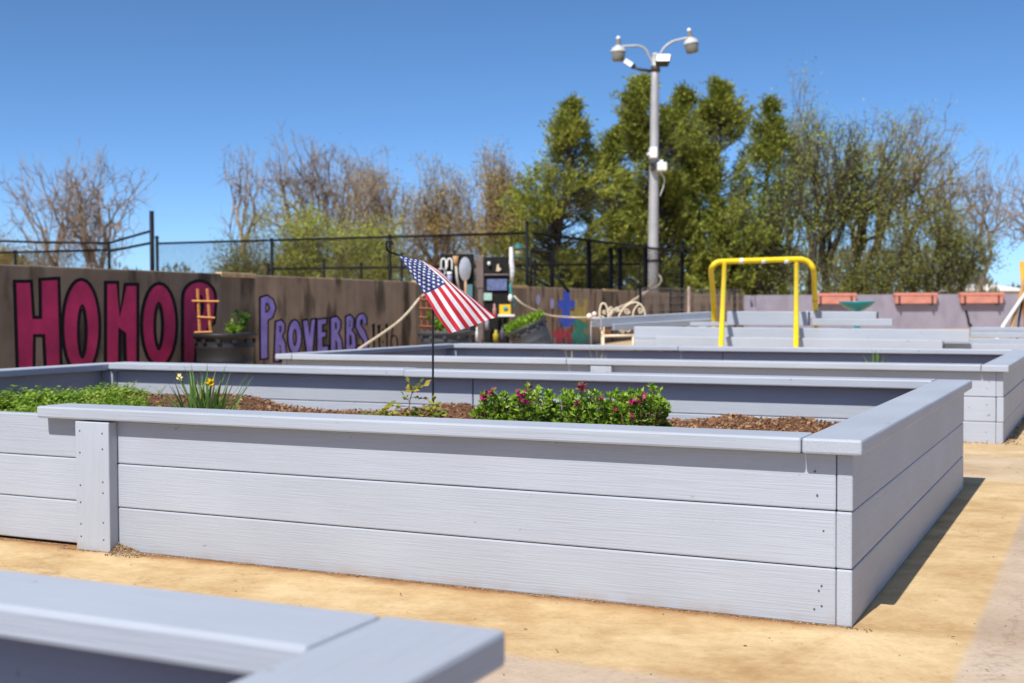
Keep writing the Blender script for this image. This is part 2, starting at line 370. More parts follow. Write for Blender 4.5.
def board(mb, x0, x1, y0, y1, z0, z1, bev=0.004):
    mb.box((x0, y0, z0), (x1, y1, z1), 0, bev, 2)
def make_bed(idx, label, zoff=0.0, missing_left_cap=False, org=None, BN=BN):
    o = org if org is not None else P0 + U * ((BL + GAP) * idx) + Vector((0, 0, zoff))
    t = thing('raised_bed', label, 'raised bed', o, -TH, 'grey raised garden beds')
    T, H, C = 0.038, 0.14, 0.038
    J = -2.312                                            # joint
    back = 0.005; lift = 0.009 if missing_left_cap else 0.0
    def part(name, mat, *a, **k):
        b = MB(); board(b, *a, **k); o_ = b.build(name, mat, t)
        if name == 'cap_board': o_.rotation_euler = (rnd(-.0006, .0006), rnd(-.0006, .0006), rnd(-.0004, .0004)); o_.location.z = rnd(.0006, .0022)
        return o_
    for k in range(3):
        z0, z1 = k * H + 0.0012, (k + 1) * H - 0.0012
        if k == 0: z0 = 0
        j = rnd(-0.0015, 0.0015)
        part('side_board', MY, -T + j, 0 + j, 0, BL, z0, z1)
        part('side_board', MY, -BN, -BN + T, 0, BL, z0, z1)
        part('front_board', MX, J, -T - 0.0015, j, T + j, z0, z1)
        part('front_board', MX, -BN + T + .0015, J - 0.003, back + j, back + T + j, z0 + lift, z1 + lift)
        part('back_board', MX, J + 0.01, -T - 0.0015, BL - T + j, BL + j, z0, z1)
        part('back_board', MX, -BN + T + .0015, J + 0.004, BL - T - j, BL - j, z0, z1)
    top = 3 * H
    # caps (side caps run through, long caps butt against them)
    W, OV, OS = 0.142, 0.043, 0.029
    part('cap_board', MY, OS - W, OS, -OV, BL + .036, top, top + C, bev=0.006)
    part('cap_board', MY, -BN - OS, -BN - OS + W, -OV, BL + .036, top + 0.0008, top + C + 0.0008, bev=0.006)
    part('cap_board', MX, J - 0.30, OS - W - 0.002, -OV + 0.001, W - OV, top, top + C, bev=0.006)
    if not missing_left_cap:
        part('cap_board', MX, -BN - OS + W + 0.002, J - 0.303, -OV + 0.003, W - OV, top, top + C, bev=0.006)
    part('cap_board', MX, J - 0.35, OS - W - 0.002, BL + .036 - .138, BL + .036, top, top + C, bev=0.006)
    part('cap_board', MX, -BN - OS + W + 0.002, J - 0.352, BL + .036 - .138, BL + .038, top + 0.001, top + C + 0.001, bev=0.006)
    # joint post outside on the front with its screws
    def post(x0, x1, y0, y1, z0, z1, screws, name='joint_post'):
        b = MB(); board(b, x0, x1, y0, y1, z0, z1, bev=0.003)
        for (sx_, sz_) in screws:
            b.tube([(sx_, y0 + 0.002, sz_), (sx_, y0 - 0.0008, sz_)], 0.0032, 6, 1)
        return b.build(name, [MZ, M_screw], t)
    sc = [(J - 0.115, z) for z in (0.385, 0.315, 0.21, 0.155, 0.085, 0.045)] + [(J - 0.02, z) for z in (0.38, 0.33, 0.225, 0.19, 0.095, 0.04)]
    post(J - 0.135, J + 0.006, -0.040, -0.001, 0, top - 0.005, sc)
    bsc = MB(); board(bsc, J + 0.03, J + 0.17, BL + 0.001, BL + 0.039, 0, top - 0.004, bev=0.003); bsc.build('joint_post', MZ, t)
    # inner corner posts
    for (x, y) in ((-T - 0.002, T + 0.002), (-BN + T + 0.002, T + back + 0.002), (-T - 0.002, BL - T - 0.002), (-BN + T + 0.002, BL - T - 0.002)):
        xs = (x - 0.088, x) if x > -1 else (x, x + 0.088); ys = (y, y + 0.038) if y < 1 else (y - 0.038, y)
        part('corner_post', MZ, xs[0], xs[1], ys[0], ys[1], 0.0, top - 0.006)
    # short scraps behind joints inside the bed
    part('inner_cleat', MZ, J + 0.06, J + 0.14, BL - T - 0.042, BL - T - 0.002, 0, top - 0.01) if idx == 99 else None
    # screws at the end of front boards
    for x in (-0.085, -0.07):
        for k in range(3):
            for dz in (0.045, 0.09):
                if rnd(0, 1) < 0.5:
                    s_ = MB(); a_, c_ = x + rnd(-.008, .008), k * H + dz + rnd(-.01, .01)
                    s_.tube([(a_, 0.002, c_), (a_, -0.0022, c_)], 0.0026, 6); s_.build('screw', M_screw, t)
    return t, o
bed_front, o1 = make_bed(0, 'long grey raised garden bed in front with pink flowers, daffodils and the flag', 0, True)
bed_mid, o2 = make_bed(1, 'grey raised garden bed behind the flowering one, nearly bare, with a few tufts', -0.022, False, P0 + U * (BL + GAP) - V * 0.02 + Vector((0, 0, -0.022)), 4.86)
_c = atz(507, 629.5, 0.458); _c.z = 0
bed_near, o0 = make_bed(-1, 'blurred grey raised garden bed at the bottom left, closest of the beds', 0.0, False, _c - U * (BL + 0.036) + V * 0.029)

# soil / mulch
M_soil = simple('dark_mulch_soil', (0.13, 0.06, 0.03), 0.95, 0.4, 30, bump=1.0, bscale=90)
M_chip = leaf_mat('bark_chips', [(0.06, 0.026, 0.014), (0.17, 0.08, 0.04), (0.30, 0.16, 0.085), (0.52, 0.36, 0.22)], trans=0.0, rough=0.9, scale=9)
def bed1_local(p):
    d = Vector(p) - P0
    return -d.dot(V), d.dot(U)
MOUNDS = []
for (mpx, mY, rx_, ry_, a_) in ((760, 5.35, .55, .5, .04), (735, 5.5, .10, .10, .02), (800, 5.35, .08, .08, .022), (452, 6.1, .16, .30, .06), (235, 6.45, .17, .30, .05), (150, 6.4, .4, .4, .045), (40, 5.9, .8, .9, .08), (610, 5.0, .9, .35, .02), (400, 6.1, .12, .2, .02)):
    q_ = ray(mpx, 400); MOUNDS.append((*bed1_local((q_.x / q_.y * mY, mY, 0)), rx_, ry_, a_))
def soil_h(x, y, base):
    h = base + 0.012 * noise.noise(Vector((x * 1.7, y * 1.7, 3.1))) + 0.010 * noise.noise(Vector((x * 6, y * 6, 1.1)))
    for (mx, my, rx_, ry_, a) in (MOUNDS if base == 0.232 else ()):
        h += a * math.exp(-((x - mx) / rx_) ** 2 - ((y - my) / ry_) ** 2)
    return h
def make_soil(o, base, chips, label, seed, yr=(0.10, BL - 0.05)):
    random.seed(seed)
    b = MB(); nx, ny = 150, 70; x0, x1, y0, y1 = -BN + 0.04, -0.04, 0.104, BL - 0.04
    vs = []
    for j in range(ny + 1):
        for i in range(nx + 1):
            x = x0 + (x1 - x0) * i / nx; y = y0 + (y1 - y0) * j / ny
            edge = min(1, (y1 - y) / 0.06)
            vs.append((x, y, soil_h(x, y, base) - 0.02 * (1 - edge)))
    fs = [(j * (nx + 1) + i, j * (nx + 1) + i + 1, (j + 1) * (nx + 1) + i + 1, (j + 1) * (nx + 1) + i) for j in range(ny) for i in range(nx)]
    b.add(vs, fs, 0, True)
    for _ in range(chips):
        x = rnd(x0 + 0.02, x1 - 0.02); y = rnd(max(y0, yr[0]), yr[1])
        p = Vector((x, y, soil_h(x, y, base) + rnd(-0.002, 0.010)))
        d = rvec(); d.z *= 0.5; L = rnd(0.006, 0.019); W = rnd(0.0025, 0.006)
        d.normalize(); sd = d.cross(rvec()).normalized() * W; up = d.cross(sd).normalized() * W * 0.5
        a = p - d * L / 2; c = p + d * L / 2
        vs = [a - sd, a + sd, c + sd * 0.7, c - sd * 0.8, a - sd + up, a + sd * 0.8 + up, c + sd * 0.6 + up, c - sd + up]
        b.add(vs, [(0, 3, 2, 1), (4, 5, 6, 7), (0, 1, 5, 4), (1, 2, 6, 5), (2, 3, 7, 6), (3, 0, 4, 7)], 1)
    ob = b.build('mulch', [M_soil, M_chip], loc=o, rz=-TH)
    tag(ob, label, 'mulch', kind='stuff'); return ob
make_soil(o1, 0.232, 26000, 'reddish brown bark mulch filling the flowering bed', 3, (0.5, BL - 0.06))
make_soil(o2, 0.24, 1500, 'brown mulch low inside the second bed', 4)
make_soil(o0, 0.24, 1500, 'brown mulch low inside the closest bed', 5)
def bed1(x, y, z=None):
    h = soil_h(x, y, 0.232) if z is None else z
    return P0 + U * y - V * x + Vector((0, 0, h))
def on_soil(px, Y):
    """point on bed-one soil below pixel column px at depth Y"""
    X = ray(px, 400); p = Vector((X.x / X.y * Y, Y, 0)); x, y = bed1_local(p)
    return Vector((p.x, p.y, soil_h(x, y, 0.232)))
random.seed(11)

# debris along the bed feet
M_grit = leaf_mat('dry_debris', [(0.06, 0.04, 0.03), (0.22, 0.13, 0.07), (0.40, 0.28, 0.16), (0.5, 0.45, 0.38)], trans=0, rough=0.9, scale=20)
b = MB()
def grit(p, s):
    d = rvec(); d.z *= 0.4; d.normalize(); sd = d.cross(rvec()).normalized(); up = d.cross(sd)
    vs = [p + d * s, p - d * s, p + sd * s * 0.6, p - sd * s * 0.6, p + up * s * 0.5, p - up * s * 0.5]
    b.add(vs, [(0,2,4),(2,1,4),(1,3,4),(3,0,4),(2,0,5),(1,2,5),(3,1,5),(0,3,5)])
for i in range(3600):
    x = rnd(-BN, 0.05); y = -0.001 - abs(random.gauss(0, 0.008)) * (1.6 if noise.noise(Vector((x * 4, 0, 0))) > .1 else .8); 
    if -2.52 < x < -2.35: y -= 0.04
    grit(P0 + U * y - V * x + Vector((0, 0, 0.002)), rnd(0.001, 0.0036))
for i in range(1100):
    a = abs(random.gauss(0, 0.06)); c = abs(random.gauss(0, 0.025))
    grit(P0 - U * (c + 0.002) - V * (-2.305 + a) + Vector((0, 0, max(0.002, 0.030 - a * 0.25 - c * 0.6) * rnd(.2, 1))), rnd(0.002, 0.005))
for i in range(160):
    grit(P0 - U * rnd(0.02, 0.9) - V * rnd(-3.5, 0.9) + Vector((0, 0, 0.001)), rnd(0.0012, 0.004) * (1.6 if rnd(0, 1) < 0.08 else 1))
for i in range(500):
    grit(o2 + U * (-abs(random.gauss(0, 0.03)) - 0.004) - V * rnd(-3.5, 0.12) + Vector((0, 0, 0.026)), rnd(0.003, 0.010))
for i in range(260):
    grit(o2 + U * rnd(0, 2.5) - V * (0.006 + abs(random.gauss(0, 0.03))) + Vector((0, 0, 0.026)), rnd(0.003, 0.010))
for i in range(260):
    grit(P0 + U * rnd(0, 3.6) - V * rnd(0.1, 1.4) + Vector((0, 0, 0.001)), rnd(0.002, 0.005))
for i in range(46):
    p_ = P0 + U * rnd(-1.0, 3.8) - V * rnd(0.08, 1.3) if i % 2 else P0 - U * rnd(0.03, .9) - V * rnd(-3, .8)
    b.leaf(p_ + Vector((0, 0, .003)), Vector((rnd(-1, 1), rnd(-1, 1), rnd(0, .25))), Vector((rnd(-.3, .3), rnd(-.3, .3), 1)), rnd(.008, .02), rnd(.004, .009), 0, .002)
tag(b.build('debris', M_grit), 'dry bark crumbs and grit along the feet of the beds', 'debris', kind='stuff')

# ------------------------------------------------------------------ concrete wall (left)
M_wall = wall_mat('old_concrete_wall', (0.26, 0.19, 0.13), (0.42, 0.32, 0.235))
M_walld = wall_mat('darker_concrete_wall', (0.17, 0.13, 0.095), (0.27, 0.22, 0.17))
M_ledge = simple('sunlit_tone_ledge', (0.55, 0.40, 0.22), 0.9, 0.3, 12)  # sunlight on the recess ledges is put into this pale tan colour
wA = at(20, 300, 9.1); wB = at(640, 300, 29.0)
wd = (wB - wA); wd.z = 0; wd.normalize()
wn_ = Vector((wd.y, -wd.x, 0))                        # towards the courtyard
def onwall(px, py, off=0.0):
    d = ray(px, py); q = Vector((wA.x, wA.y, CAMZ)) + wn_ * off - Vector((0, 0, CAMZ))
    t = q.dot(wn_) / d.dot(wn_)
    return Vector((0, 0, CAMZ)) + d * t
WTOP = onwall(20, 265).z
wang = math.atan2(wd.y, wd.x)
wall = thing('concrete_wall', 'long stained concrete wall painted with big red and purple letters', 'wall', (wA.x, wA.y, 0), wang)
MW = Matrix.Translation((wA.x, wA.y, 0)) @ Matrix.Rotation(wang, 4, 'Z'); MWi = MW.inverted()
def ws(px): return (MWi @ onwall(px, 300)).x
# local: x along the wall, -y towards courtyard
breaks = [(-9.0, 'p'), (ws(222), 'r'), (ws(255), 'p'), (ws(416), 'r'), (ws(434), 'p'), (ws(512), 'r'), (ws(527), 'p'), (ws(605), 'r'), (ws(618), 'p'), (ws(690), 'e')]
WALLEND = breaks[-1][0]
for i in range(len(breaks) - 1):
    x0, k = breaks[i]; x1 = breaks[i + 1][0]; m = MB()
    if k == 'p':
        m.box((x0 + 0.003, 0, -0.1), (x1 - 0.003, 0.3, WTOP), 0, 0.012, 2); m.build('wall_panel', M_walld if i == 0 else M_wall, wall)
    else:
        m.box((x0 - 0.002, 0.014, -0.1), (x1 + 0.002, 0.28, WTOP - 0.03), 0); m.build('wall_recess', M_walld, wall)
        m = MB(); m.box((x0 - 0.01, -0.006, WTOP - 0.03), (x1 + 0.02, 0.06, WTOP + 0.014), 0, 0.006); m.build('wall_ledge', M_ledge, wall)
# second stretch turning toward the purple wall
e0 = MW @ Vector((WALLEND, 0, 0)); e1 = at(744, 300, 38.0)
m = MB(); dd = Vector((e1.x - e0.x, e1.y - e0.y, 0)); L = dd.length
PWY = e1.y

# painted letters -------------------------------------------------
M_mag = simple('magenta_wall_paint', (0.46, 0.022, 0.115), 0.8, 0.32, 3.5, bump=.6, bscale=25)
M_blk = simple('black_wall_paint', (0.006, 0.005, 0.008), 0.8, 0.2, 5, spec=.2)
M_pur = simple('lilac_wall_paint', (0.32, 0.26, 0.72), 0.8, 0.25, 6, bump=.6, bscale=25)
def wl(px, py):
    p = MWi @ onwall(px, py); return (p.x, p.z)
def smooth_closed(pts, n=5):
    out = []; k = len(pts)
    for i in range(k):
        p0, p1, p2, p3 = (Vector(pts[(i + j - 1) % k]).to_2d() for j in range(4))
        for q in range(n):
            t = q / n
            out.append(tuple(0.5 * ((2 * p1) + (p2 - p0) * t + (2 * p0 - 5 * p1 + 4 * p2 - p3) * t * t + (3 * p1 - p0 - 3 * p2 + p3) * t ** 3)))
    return out
from mathutils.geometry import tessellate_polygon
def grow(poly, d):
    """offset a closed px polygon outward"""
    n = len(poly); area = sum(poly[i][0] * poly[(i + 1) % n][1] - poly[(i + 1) % n][0] * poly[i][1] for i in range(n))
    sg = 1 if area > 0 else -1; out = []
    for i in range(n):
        a = Vector(poly[i - 1]).to_2d(); b_ = Vector(poly[i]).to_2d(); c = Vector(poly[(i + 1) % n]).to_2d()
        e1_ = (b_ - a); e2_ = (c - b_)
        if e1_.length < 1e-6 or e2_.length < 1e-6: out.append(tuple(b_)); continue
        e1_.normalize(); e2_.normalize()
        n1 = Vector((e1_.y, -e1_.x)) * sg; n2 = Vector((e2_.y, -e2_.x)) * sg
        nn = n1 + n2
        if nn.length < 0.2: nn = n1
        nn.normalize(); k = 1 / max(0.45, nn.dot(n1))
        out.append(tuple(b_ + nn * d * k))
    return out
def wall_shape(loops, off, mat, name, parent):
    ll = [[Vector((*wl(x, y), 0)) for x, y in lp] for lp in loops]
    tris = tessellate_polygon(ll)
    flat = [v for lp in ll for v in lp]
    m_ = MB(); k = len(flat)
    vs = [(v.x, -off, v.y) for v in flat] + [(v.x, -0.0004, v.y) for v in flat]
    fs = [tuple(t) for t in tris]
    st = 0
    for lp in ll:
        nn = len(lp)
        for i in range(nn): fs.append((st + i, st + (i + 1) % nn, st + (i + 1) % nn + k, st + i + k))
        st += nn
    m_.add(vs, fs); 
    return m_.build(name, mat, parent)
def letter(outer, holes=(), mat=M_mag, line=3.0, rnd_=True, lab=None, inner_line=None):
    """outer: outline of the coloured letter body; black outline drawn around it"""
    o_ = outer
    root = wall_shape([grow(o_, line)] + [grow(h, -(inner_line or line)) for h in holes if True], 0.0020, M_blk, 'painted_letter', wall)
    if lab: root['label'] = lab
    wall_shape([o_] + list(holes), 0.0034, mat, 'letter_fill', root)
    return root
lab = 'magenta letter with black outline'
letter([(16, 283), (29.5, 283), (32, 319), (42, 319), (41.5, 281), (57, 280), (59.5, 372), (47, 372), (45, 334), (32.5, 334), (32, 374), (19, 374)], lab=lab, line=3.3)
ell = lambda cx, cy, rx, ry, n=28, e=1.0: [(cx + rx * math.cos(2 * math.pi * i / n), cy + ry * math.sin(2 * math.pi * i / n)) for i in range(n)]
letter(ell(81, 327, 17, 46), [ell(82.0, 331.5, 5.6, 27.5)], lab=lab, line=3.3)
letter([(107, 284), (116, 284), (119.5, 318), (126.5, 286), (136, 286), (136, 366), (127, 366), (126, 333), (118, 327), (117.5, 368), (107, 368)], lab=lab, line=3.3)
letter(ell(159, 325, 16, 40), [ell(158.5, 326, 5.6, 24.5)], lab=lab, line=3.3)
# R : round top, bowl and leg
Rb = [(184, 366), (184, 300)] + [(199 - 15 * math.cos(a), 298 - 15.5 * math.sin(a)) for a in [math.pi * i / 12 for i in range(1, 12)]] + [(214, 304), (212.5, 322), (206, 328), (213, 342), (214, 366), (204.5, 366), (203, 341), (195, 331), (193, 366)]
letter(Rb, [ell(199.5, 305.5, 4.6, 11)], lab=lab, line=3.3)
lab = 'lilac letter with black outline'
P_ = dict(mat=M_pur, lab=lab, line=1.7, inner_line=1.3)
letter([(260.5, 298), (267, 296), (272.5, 300), (275, 308), (272, 317), (267, 320), (267, 358), (261, 358.5)], [[(265, 303), (268, 303), (270, 308), (268, 312), (265, 313)]], **P_)
letter([(276, 322), (281, 320.5), (284, 324), (284, 331), (281.5, 336), (284.5, 343), (286, 358), (281.5, 358), (280.5, 345), (279, 345), (278.5, 361), (274.5, 361)], [[(279, 326), (281, 326), (281, 331), (279, 333)]], **P_)
letter(ell(294.5, 337, 6.2, 16.5, 20), [ell(294.5, 337.5, 2.2, 9, 14)], **P_)
letter([(303, 321), (307, 320.5), (309.5, 336), (311.5, 320), (314.5, 319.5), (312, 352), (307, 352.5)], **P_)
letter([(317.5, 320), (326, 319), (325.5, 323.5), (321.5, 324.5), (321.5, 332.5), (325.5, 332), (325, 336.5), (321.5, 337), (322, 347), (327.5, 346.5), (327.5, 351), (317.5, 352)], **P_)
letter([(331, 318.5), (336.5, 317), (340, 321), (340, 328), (337.5, 333), (341, 340), (342.5, 356), (338, 356), (337, 342), (335, 340), (335.5, 357), (331, 357)], [[(334.5, 322.5), (336.5, 322.5), (336.7, 328), (334.8, 330)]], **P_)
letter([(346.3, 317), (350, 315.5), (353, 319), (352.5, 327), (351, 330), (354.5, 335), (355.5, 346), (353, 352.5), (346, 353)], [[(348.8, 320.5), (350.2, 320.5), (350, 326), (348.8, 327)], [(349, 335), (351.2, 335), (351.8, 344), (349, 346)]], **P_)
S_ = [(359, 315), (363, 314), (366, 318), (366, 324), (363, 324), (362.5, 319), (360, 319.5), (359.5, 324), (364.5, 332), (367.5, 340), (367.5, 350), (364, 356), (358, 356), (357, 347), (359.5, 346), (361, 351), (363.5, 349), (364, 341), (360, 335), (356, 327), (356.5, 319)]
letter(S_, mat=M_pur, lab=lab, line=1.5)
def stroke(pts, w, mat, name, label=None, par=None):
    a = []; bb = []
    for i, p in enumerate(pts):
        p = Vector(p); q = Vector(pts[min(i + 1, len(pts) - 1)]) - Vector(pts[max(i - 1, 0)]); q.normalize(); nn = Vector((-q.y, q.x)) * w / 2
        a.append(tuple(p + nn)); bb.append(tuple(p - nn))
    o = wall_shape([a + bb[::-1]], 0.0022, mat, name, par or wall)
    if label: o['label'] = label
    return o
stroke([(371.5, 326), (374, 323), (374, 350)], 1.5, M_blk, 'painted_digit', 'thin black digit')
stroke([(377, 327), (379.5, 324), (379.5, 350)], 1.5, M_blk, 'painted_digit', 'thin black digit')
stroke([(383.0, 329), (383.0, 331)], 1.4, M_blk, 'painted_colon'); stroke([(383.0, 341), (383.0, 343)], 1.4, M_blk, 'painted_colon')
stroke([(385, 326), (387, 323), (387, 350)], 1.5, M_blk, 'painted_digit', 'thin black digit')
stroke([(394.5, 323), (392, 331), (391, 342), (392.5, 349), (395.5, 350), (397.5, 345), (396.5, 337), (393.5, 335), (391.5, 338)], 1.3, M_blk, 'painted_digit', 'thin black digit')
# puzzle pieces and ovals
def puzzle(cx, cy, w_, h_, col, name, label):
    a = w_ / 2; c = h_ / 2; k = 0.28
    q_ = [(.72, .50), (.30, .50), (.22, .62), (.38, .78), (.30, .97)]
    top_ = [(-x_, -y_) for x_, y_ in q_] + [(x_, -y_) for x_, y_ in q_[::-1]]
    rt_ = [(.72, -.22), (.98, -.30), (.98, .30), (.72, .22)]
    bot_ = [(x_, y_) for x_, y_ in q_] + [(-x_, y_) for x_, y_ in q_[::-1]]
    lf_ = [(-.72, .22), (-.98, .30), (-.98, -.30), (-.72, -.22)]
    pts = [(a * x_, c * y_) for x_, y_ in top_ + rt_ + bot_ + lf_]
    o = wall_shape([[(cx + x, cy + y) for x, y in pts]], 0.003, col, name, wall); o['label'] = label; return o
M_blu = simple('blue_wall_paint', (0.02, 0.10, 0.75), 0.6, 0.2, 6); M_olv = simple('mustard_wall_paint', (0.50, 0.40, 0.08), 0.6, 0.3, 6)
M_rd = simple('red_wall_paint', (0.50, 0.02, 0.06), 0.6, 0.3, 6); M_tl = simple('green_wall_paint', (0.01, 0.30, 0.20), 0.6, 0.3, 6); M_lil = simple('pale_blue_wall_paint', (0.42, 0.44, 0.72), 0.7)
o = wall_shape([[(563,291),(569.5,291),(570,300),(575,301),(575,308),(570,308),(570,316),(574.5,317),(574.5,323),(570,323),(570,327),(562,327),(562,323),(558.5,322),(558.5,316),(562,315),(562,309),(558,308),(558,301),(563,300)]], 0.0030, M_blu, 'painted_puzzle_piece', wall); o['label'] = 'blue jigsaw piece'
o = wall_shape([[(574.5, 299), (578, 299), (578, 307), (583, 307), (583, 299), (587, 299), (587, 317), (590, 319), (584, 322), (578, 318), (570, 318), (570, 311), (574.5, 311)]], 0.0026, M_olv, 'painted_puzzle_piece', wall); o['label'] = 'mustard yellow jigsaw piece'
o = wall_shape([[(558,328),(562,328),(562,332),(567,332),(567,328),(571,328),(571,345),(567,345),(567,338),(562,338),(562,345),(556,345),(556,338),(553,336),(553,331),(557,330)]], 0.0026, M_rd, 'painted_puzzle_piece', wall); o['label'] = 'dark red jigsaw piece'
o = wall_shape([[(576,320),(582,319),(583,323),(588,323),(588,328),(584,329),(585,334),(589,335),(589,340),(584,341),(584,346),(573,346),(573.5,340),(571.5,338),(571.5,333),(575,332),(574,326),(571.5,325),(572,320.5)]], 0.0022, M_tl, 'painted_puzzle_piece', wall); o['label'] = 'green jigsaw piece'
for (x, y) in ((538, 299.5), (552, 303.5)):
    o = wall_shape([ell(x, y, 2.1, 5.2, 14)], 0.003, M_lil, 'painted_oval', wall)
# last stretch of wall
m = MB(); ang2 = math.atan2(dd.y, dd.x)
m.box((0.02, 0, -0.1), (L, 0.3, WTOP - 0.02), 0, 0.01)
w2 = m.build('concrete_wall', M_wall, loc=(e0.x, e0.y, 0), rz=ang2)
tag(w2, 'plain far stretch of brown concrete wall behind the wire fence and lamp post', 'wall')

# ------------------------------------------------------------------ purple wall with planters
M_pw = wall_mat('lavender_painted_wall', (0.255, 0.235, 0.29), (0.315, 0.29, 0.355), streak=(0.24, 0.22, 0.27), boards=0.96)
pz = at(880, 294.5, PWY).z
m = MB(); xl = at(740.5, 300, PWY).x; xr = at(1150, 300, PWY).x
nx0 = at(750.5, 300, PWY).x; nx1 = at(756, 300, PWY).x; nz0 = at(753, 307, PWY).z
m.box((xl, PWY, -0.1), (nx0, PWY + 0.3, pz)); m.box((nx1, PWY, -0.1), (xr, PWY + 0.3, pz))
m.box((nx0, PWY + 0.18, -0.1), (nx1, PWY + 0.29, pz - 0.01)); m.box((nx0 - .02, PWY - 0.03, -0.1), (nx1 + 0.04, PWY + 0.02, nz0))
pw = m.build('painted_wall', M_pw); tag(pw, 'lavender grey wall at the back of the yard carrying three planters', 'wall')
M_sal = simple('salmon_plastic', (0.60, 0.24, 0.185), 0.55, 0.15, 6); M_black = simple('black_metal', (0.012, 0.012, 0.014), 0.45, 0.1)
M_dirt = simple('potting_soil', (0.05, 0.03, 0.02), 0.95)
def planter(pxa, pxb, lab):
    c = at((pxa + pxb) / 2, 292, PWY - 0.16); w_ = (pxb - pxa) * mpp(PWY) ; h = 10.5 * mpp(PWY)
    top = pz + 0.045
    t = thing('window_box', lab, 'planter', (c.x, PWY - 0.10, top - h), 0, 'salmon planters hooked on the back wall')
    m = MB(); dz = 0.085
    vs = [(-w_*.48, -dz*.8, 0), (w_*.48, -dz*.8, 0), (w_*.48, dz*.8, 0), (-w_*.48, dz*.8, 0), (-w_/2, -dz, h*.78), (w_/2, -dz, h*.78), (w_/2, dz, h*.78), (-w_/2, dz, h*.78)]
    m.add(vs, [(0,3,2,1),(0,1,5,4),(1,2,6,5),(2,3,7,6),(3,0,4,7)]); m.build('box_body', M_sal, t)
    m = MB()
    for (a, b_) in (((-w_/2-.015, -dz-.015, h*.74), (w_/2+.015, -dz+.02, h)), ((-w_/2-.015, dz-.02, h*.74), (w_/2+.015, dz+.015, h)), ((-w_/2-.015, -dz+.021, h*.74), (-w_/2+.02, dz-.021, h)), ((w_/2-.02, -dz+.021, h*.74), (w_/2+.015, dz-.021, h))): m.box(a, b_, 0, 0.005, 1)
    m.build('rim', M_sal, t)
    m = MB(); m.box((-w_/2+.022, -dz+.022, h*.6), (w_/2-.022, dz-.022, h*.82)); m.build('soil', M_dirt, t)
    for sx_ in (-0.40, 0.38):
        m = MB(); m.box((w_*sx_-.02, -dz-.02, -0.05), (w_*sx_+.02, -dz-.004, h*.73)); m.box((w_*sx_-.02, -dz-.02, -0.055), (w_*sx_+.02, 0.098, -0.035)); m.build('bracket', M_black, t)
    return t
planter(816.5, 856, 'salmon pink planter on the back wall behind the teal bird bath')
planter(895, 937, 'salmon pink planter on the back wall, middle of the three')
planter(960.5, 1003.5, 'salmon pink planter on the back wall beside the leaning poles')
# downpipe shadow-casting hose below right planter
m = MB(); m.tube(spline([at(966, 311, PWY - .03), at(968, 318, PWY - .03), at(969, 324, PWY - .03), at(971, 326, PWY - .04), at(971.5, 345, PWY - .04)], 4), 0.035, 6)
tag(m.build('hose', M_black), 'dark hose hanging down the back wall under the right planter', 'hose')

# ------------------------------------------------------------------ black chain link fences
M_fence = simple('black_fence_coating', (0.006, 0.007, 0.009), 0.6, 0.1, spec=.15)
def chain_fence(A, B, zt, zb, label, posts, mesh=True, toprail=True, botrail=False, r=0.024, pitch=0.075, postr=0.035):
    """A,B plan points; zt,zb may be (start,end)"""
    A = Vector((A.x, A.y, 0)); B = Vector((B.x, B.y, 0)); d = B - A; L = d.length; a = math.atan2(d.y, d.x)
    zt = zt if isinstance(zt, tuple) else (zt, zt); zb = zb if isinstance(zb, tuple) else (zb, zb)
    t = thing('chain_link_fence', label, 'fence', A, a)
    ZT = lambda x: zt[0] + (zt[1] - zt[0]) * x / L; ZB = lambda x: zb[0] + (zb[1] - zb[0]) * x / L
    if toprail:
        m = MB(); m.tube([(0, 0, zt[0]), (L, 0, zt[1])], r, 8); m.build('top_rail', M_fence, t)
    if botrail:
        m = MB(); m.tube([(0, 0, zb[0] + .05), (L, 0, zb[1] + .05)], r * 0.8, 8); m.build('bottom_rail', M_fence, t)
    for p, ext in posts:
        m = MB(); x = L * p; m.tube([(x, 0, -0.05), (x, 0, ZT(x) + ext)], postr, 8); m.lathe([(postr * 1.3, 0), (postr * 1.2, 0.03), (0.001, 0.06)], (x, 0, ZT(x) + ext), 8); m.build('post', M_fence, t)
    if mesh:
        m = MB(); wr = 0.0046; n = int(L / pitch)
        h = ZT(L / 2) - ZB(L / 2)
        for i in range(-int(h / pitch) - 1, n + 1):
            for sgn in (1, -1):
                x0 = i * pitch; x1 = x0 + h
                za, zc = (0.0, 1.0) if sgn > 0 else (1.0, 0.0)
                # clip
                t0 = max(0, -x0 / h); t1 = min(1, (L - x0) / h)
                if t1 <= t0: continue
                pa = x0 + h * t0; pb = x0 + h * t1
                fa = za + (zc - za) * t0; fb = za + (zc - za) * t1
                m.tube([(pa, 0, ZB(pa) + (ZT(pa) - ZB(pa)) * fa), (pb, 0, ZB(pb) + (ZT(pb) - ZB(pb)) * fb)], wr, 3, cap=False, smooth=False)
        m.build('chain_mesh', M_fence, t)
    return t
FC = at(527, 233, 24.0)
FL = at(157, 243.5, 27.5)
chain_fence(FL, FC, (FL.z, FC.z), 0.25, 'long black chain link fence running above the lettered wall', [(0.0, 0.12), (0.34, 0), (0.66, 0), (1.0, 0.18)])
FR = at(682, 252, 33.5)
chain_fence(FC + Vector((0.12, 0.1, 0)), FR, (FC.z, FR.z), 0.3, 'black chain link fence angling back from corner post toward the lamp post', [(0.30, 0), (0.44, -0.15), (0.5, -.15), (0.69, 0.05), (1.0, 0.15)], botrail=True, r=0.03, postr=0.055, pitch=0.1)
F2a = at(109, 250, 27.0); F2b = at(156, 243, 27.4)
F1 = at(-40, 253.5, 27.0)
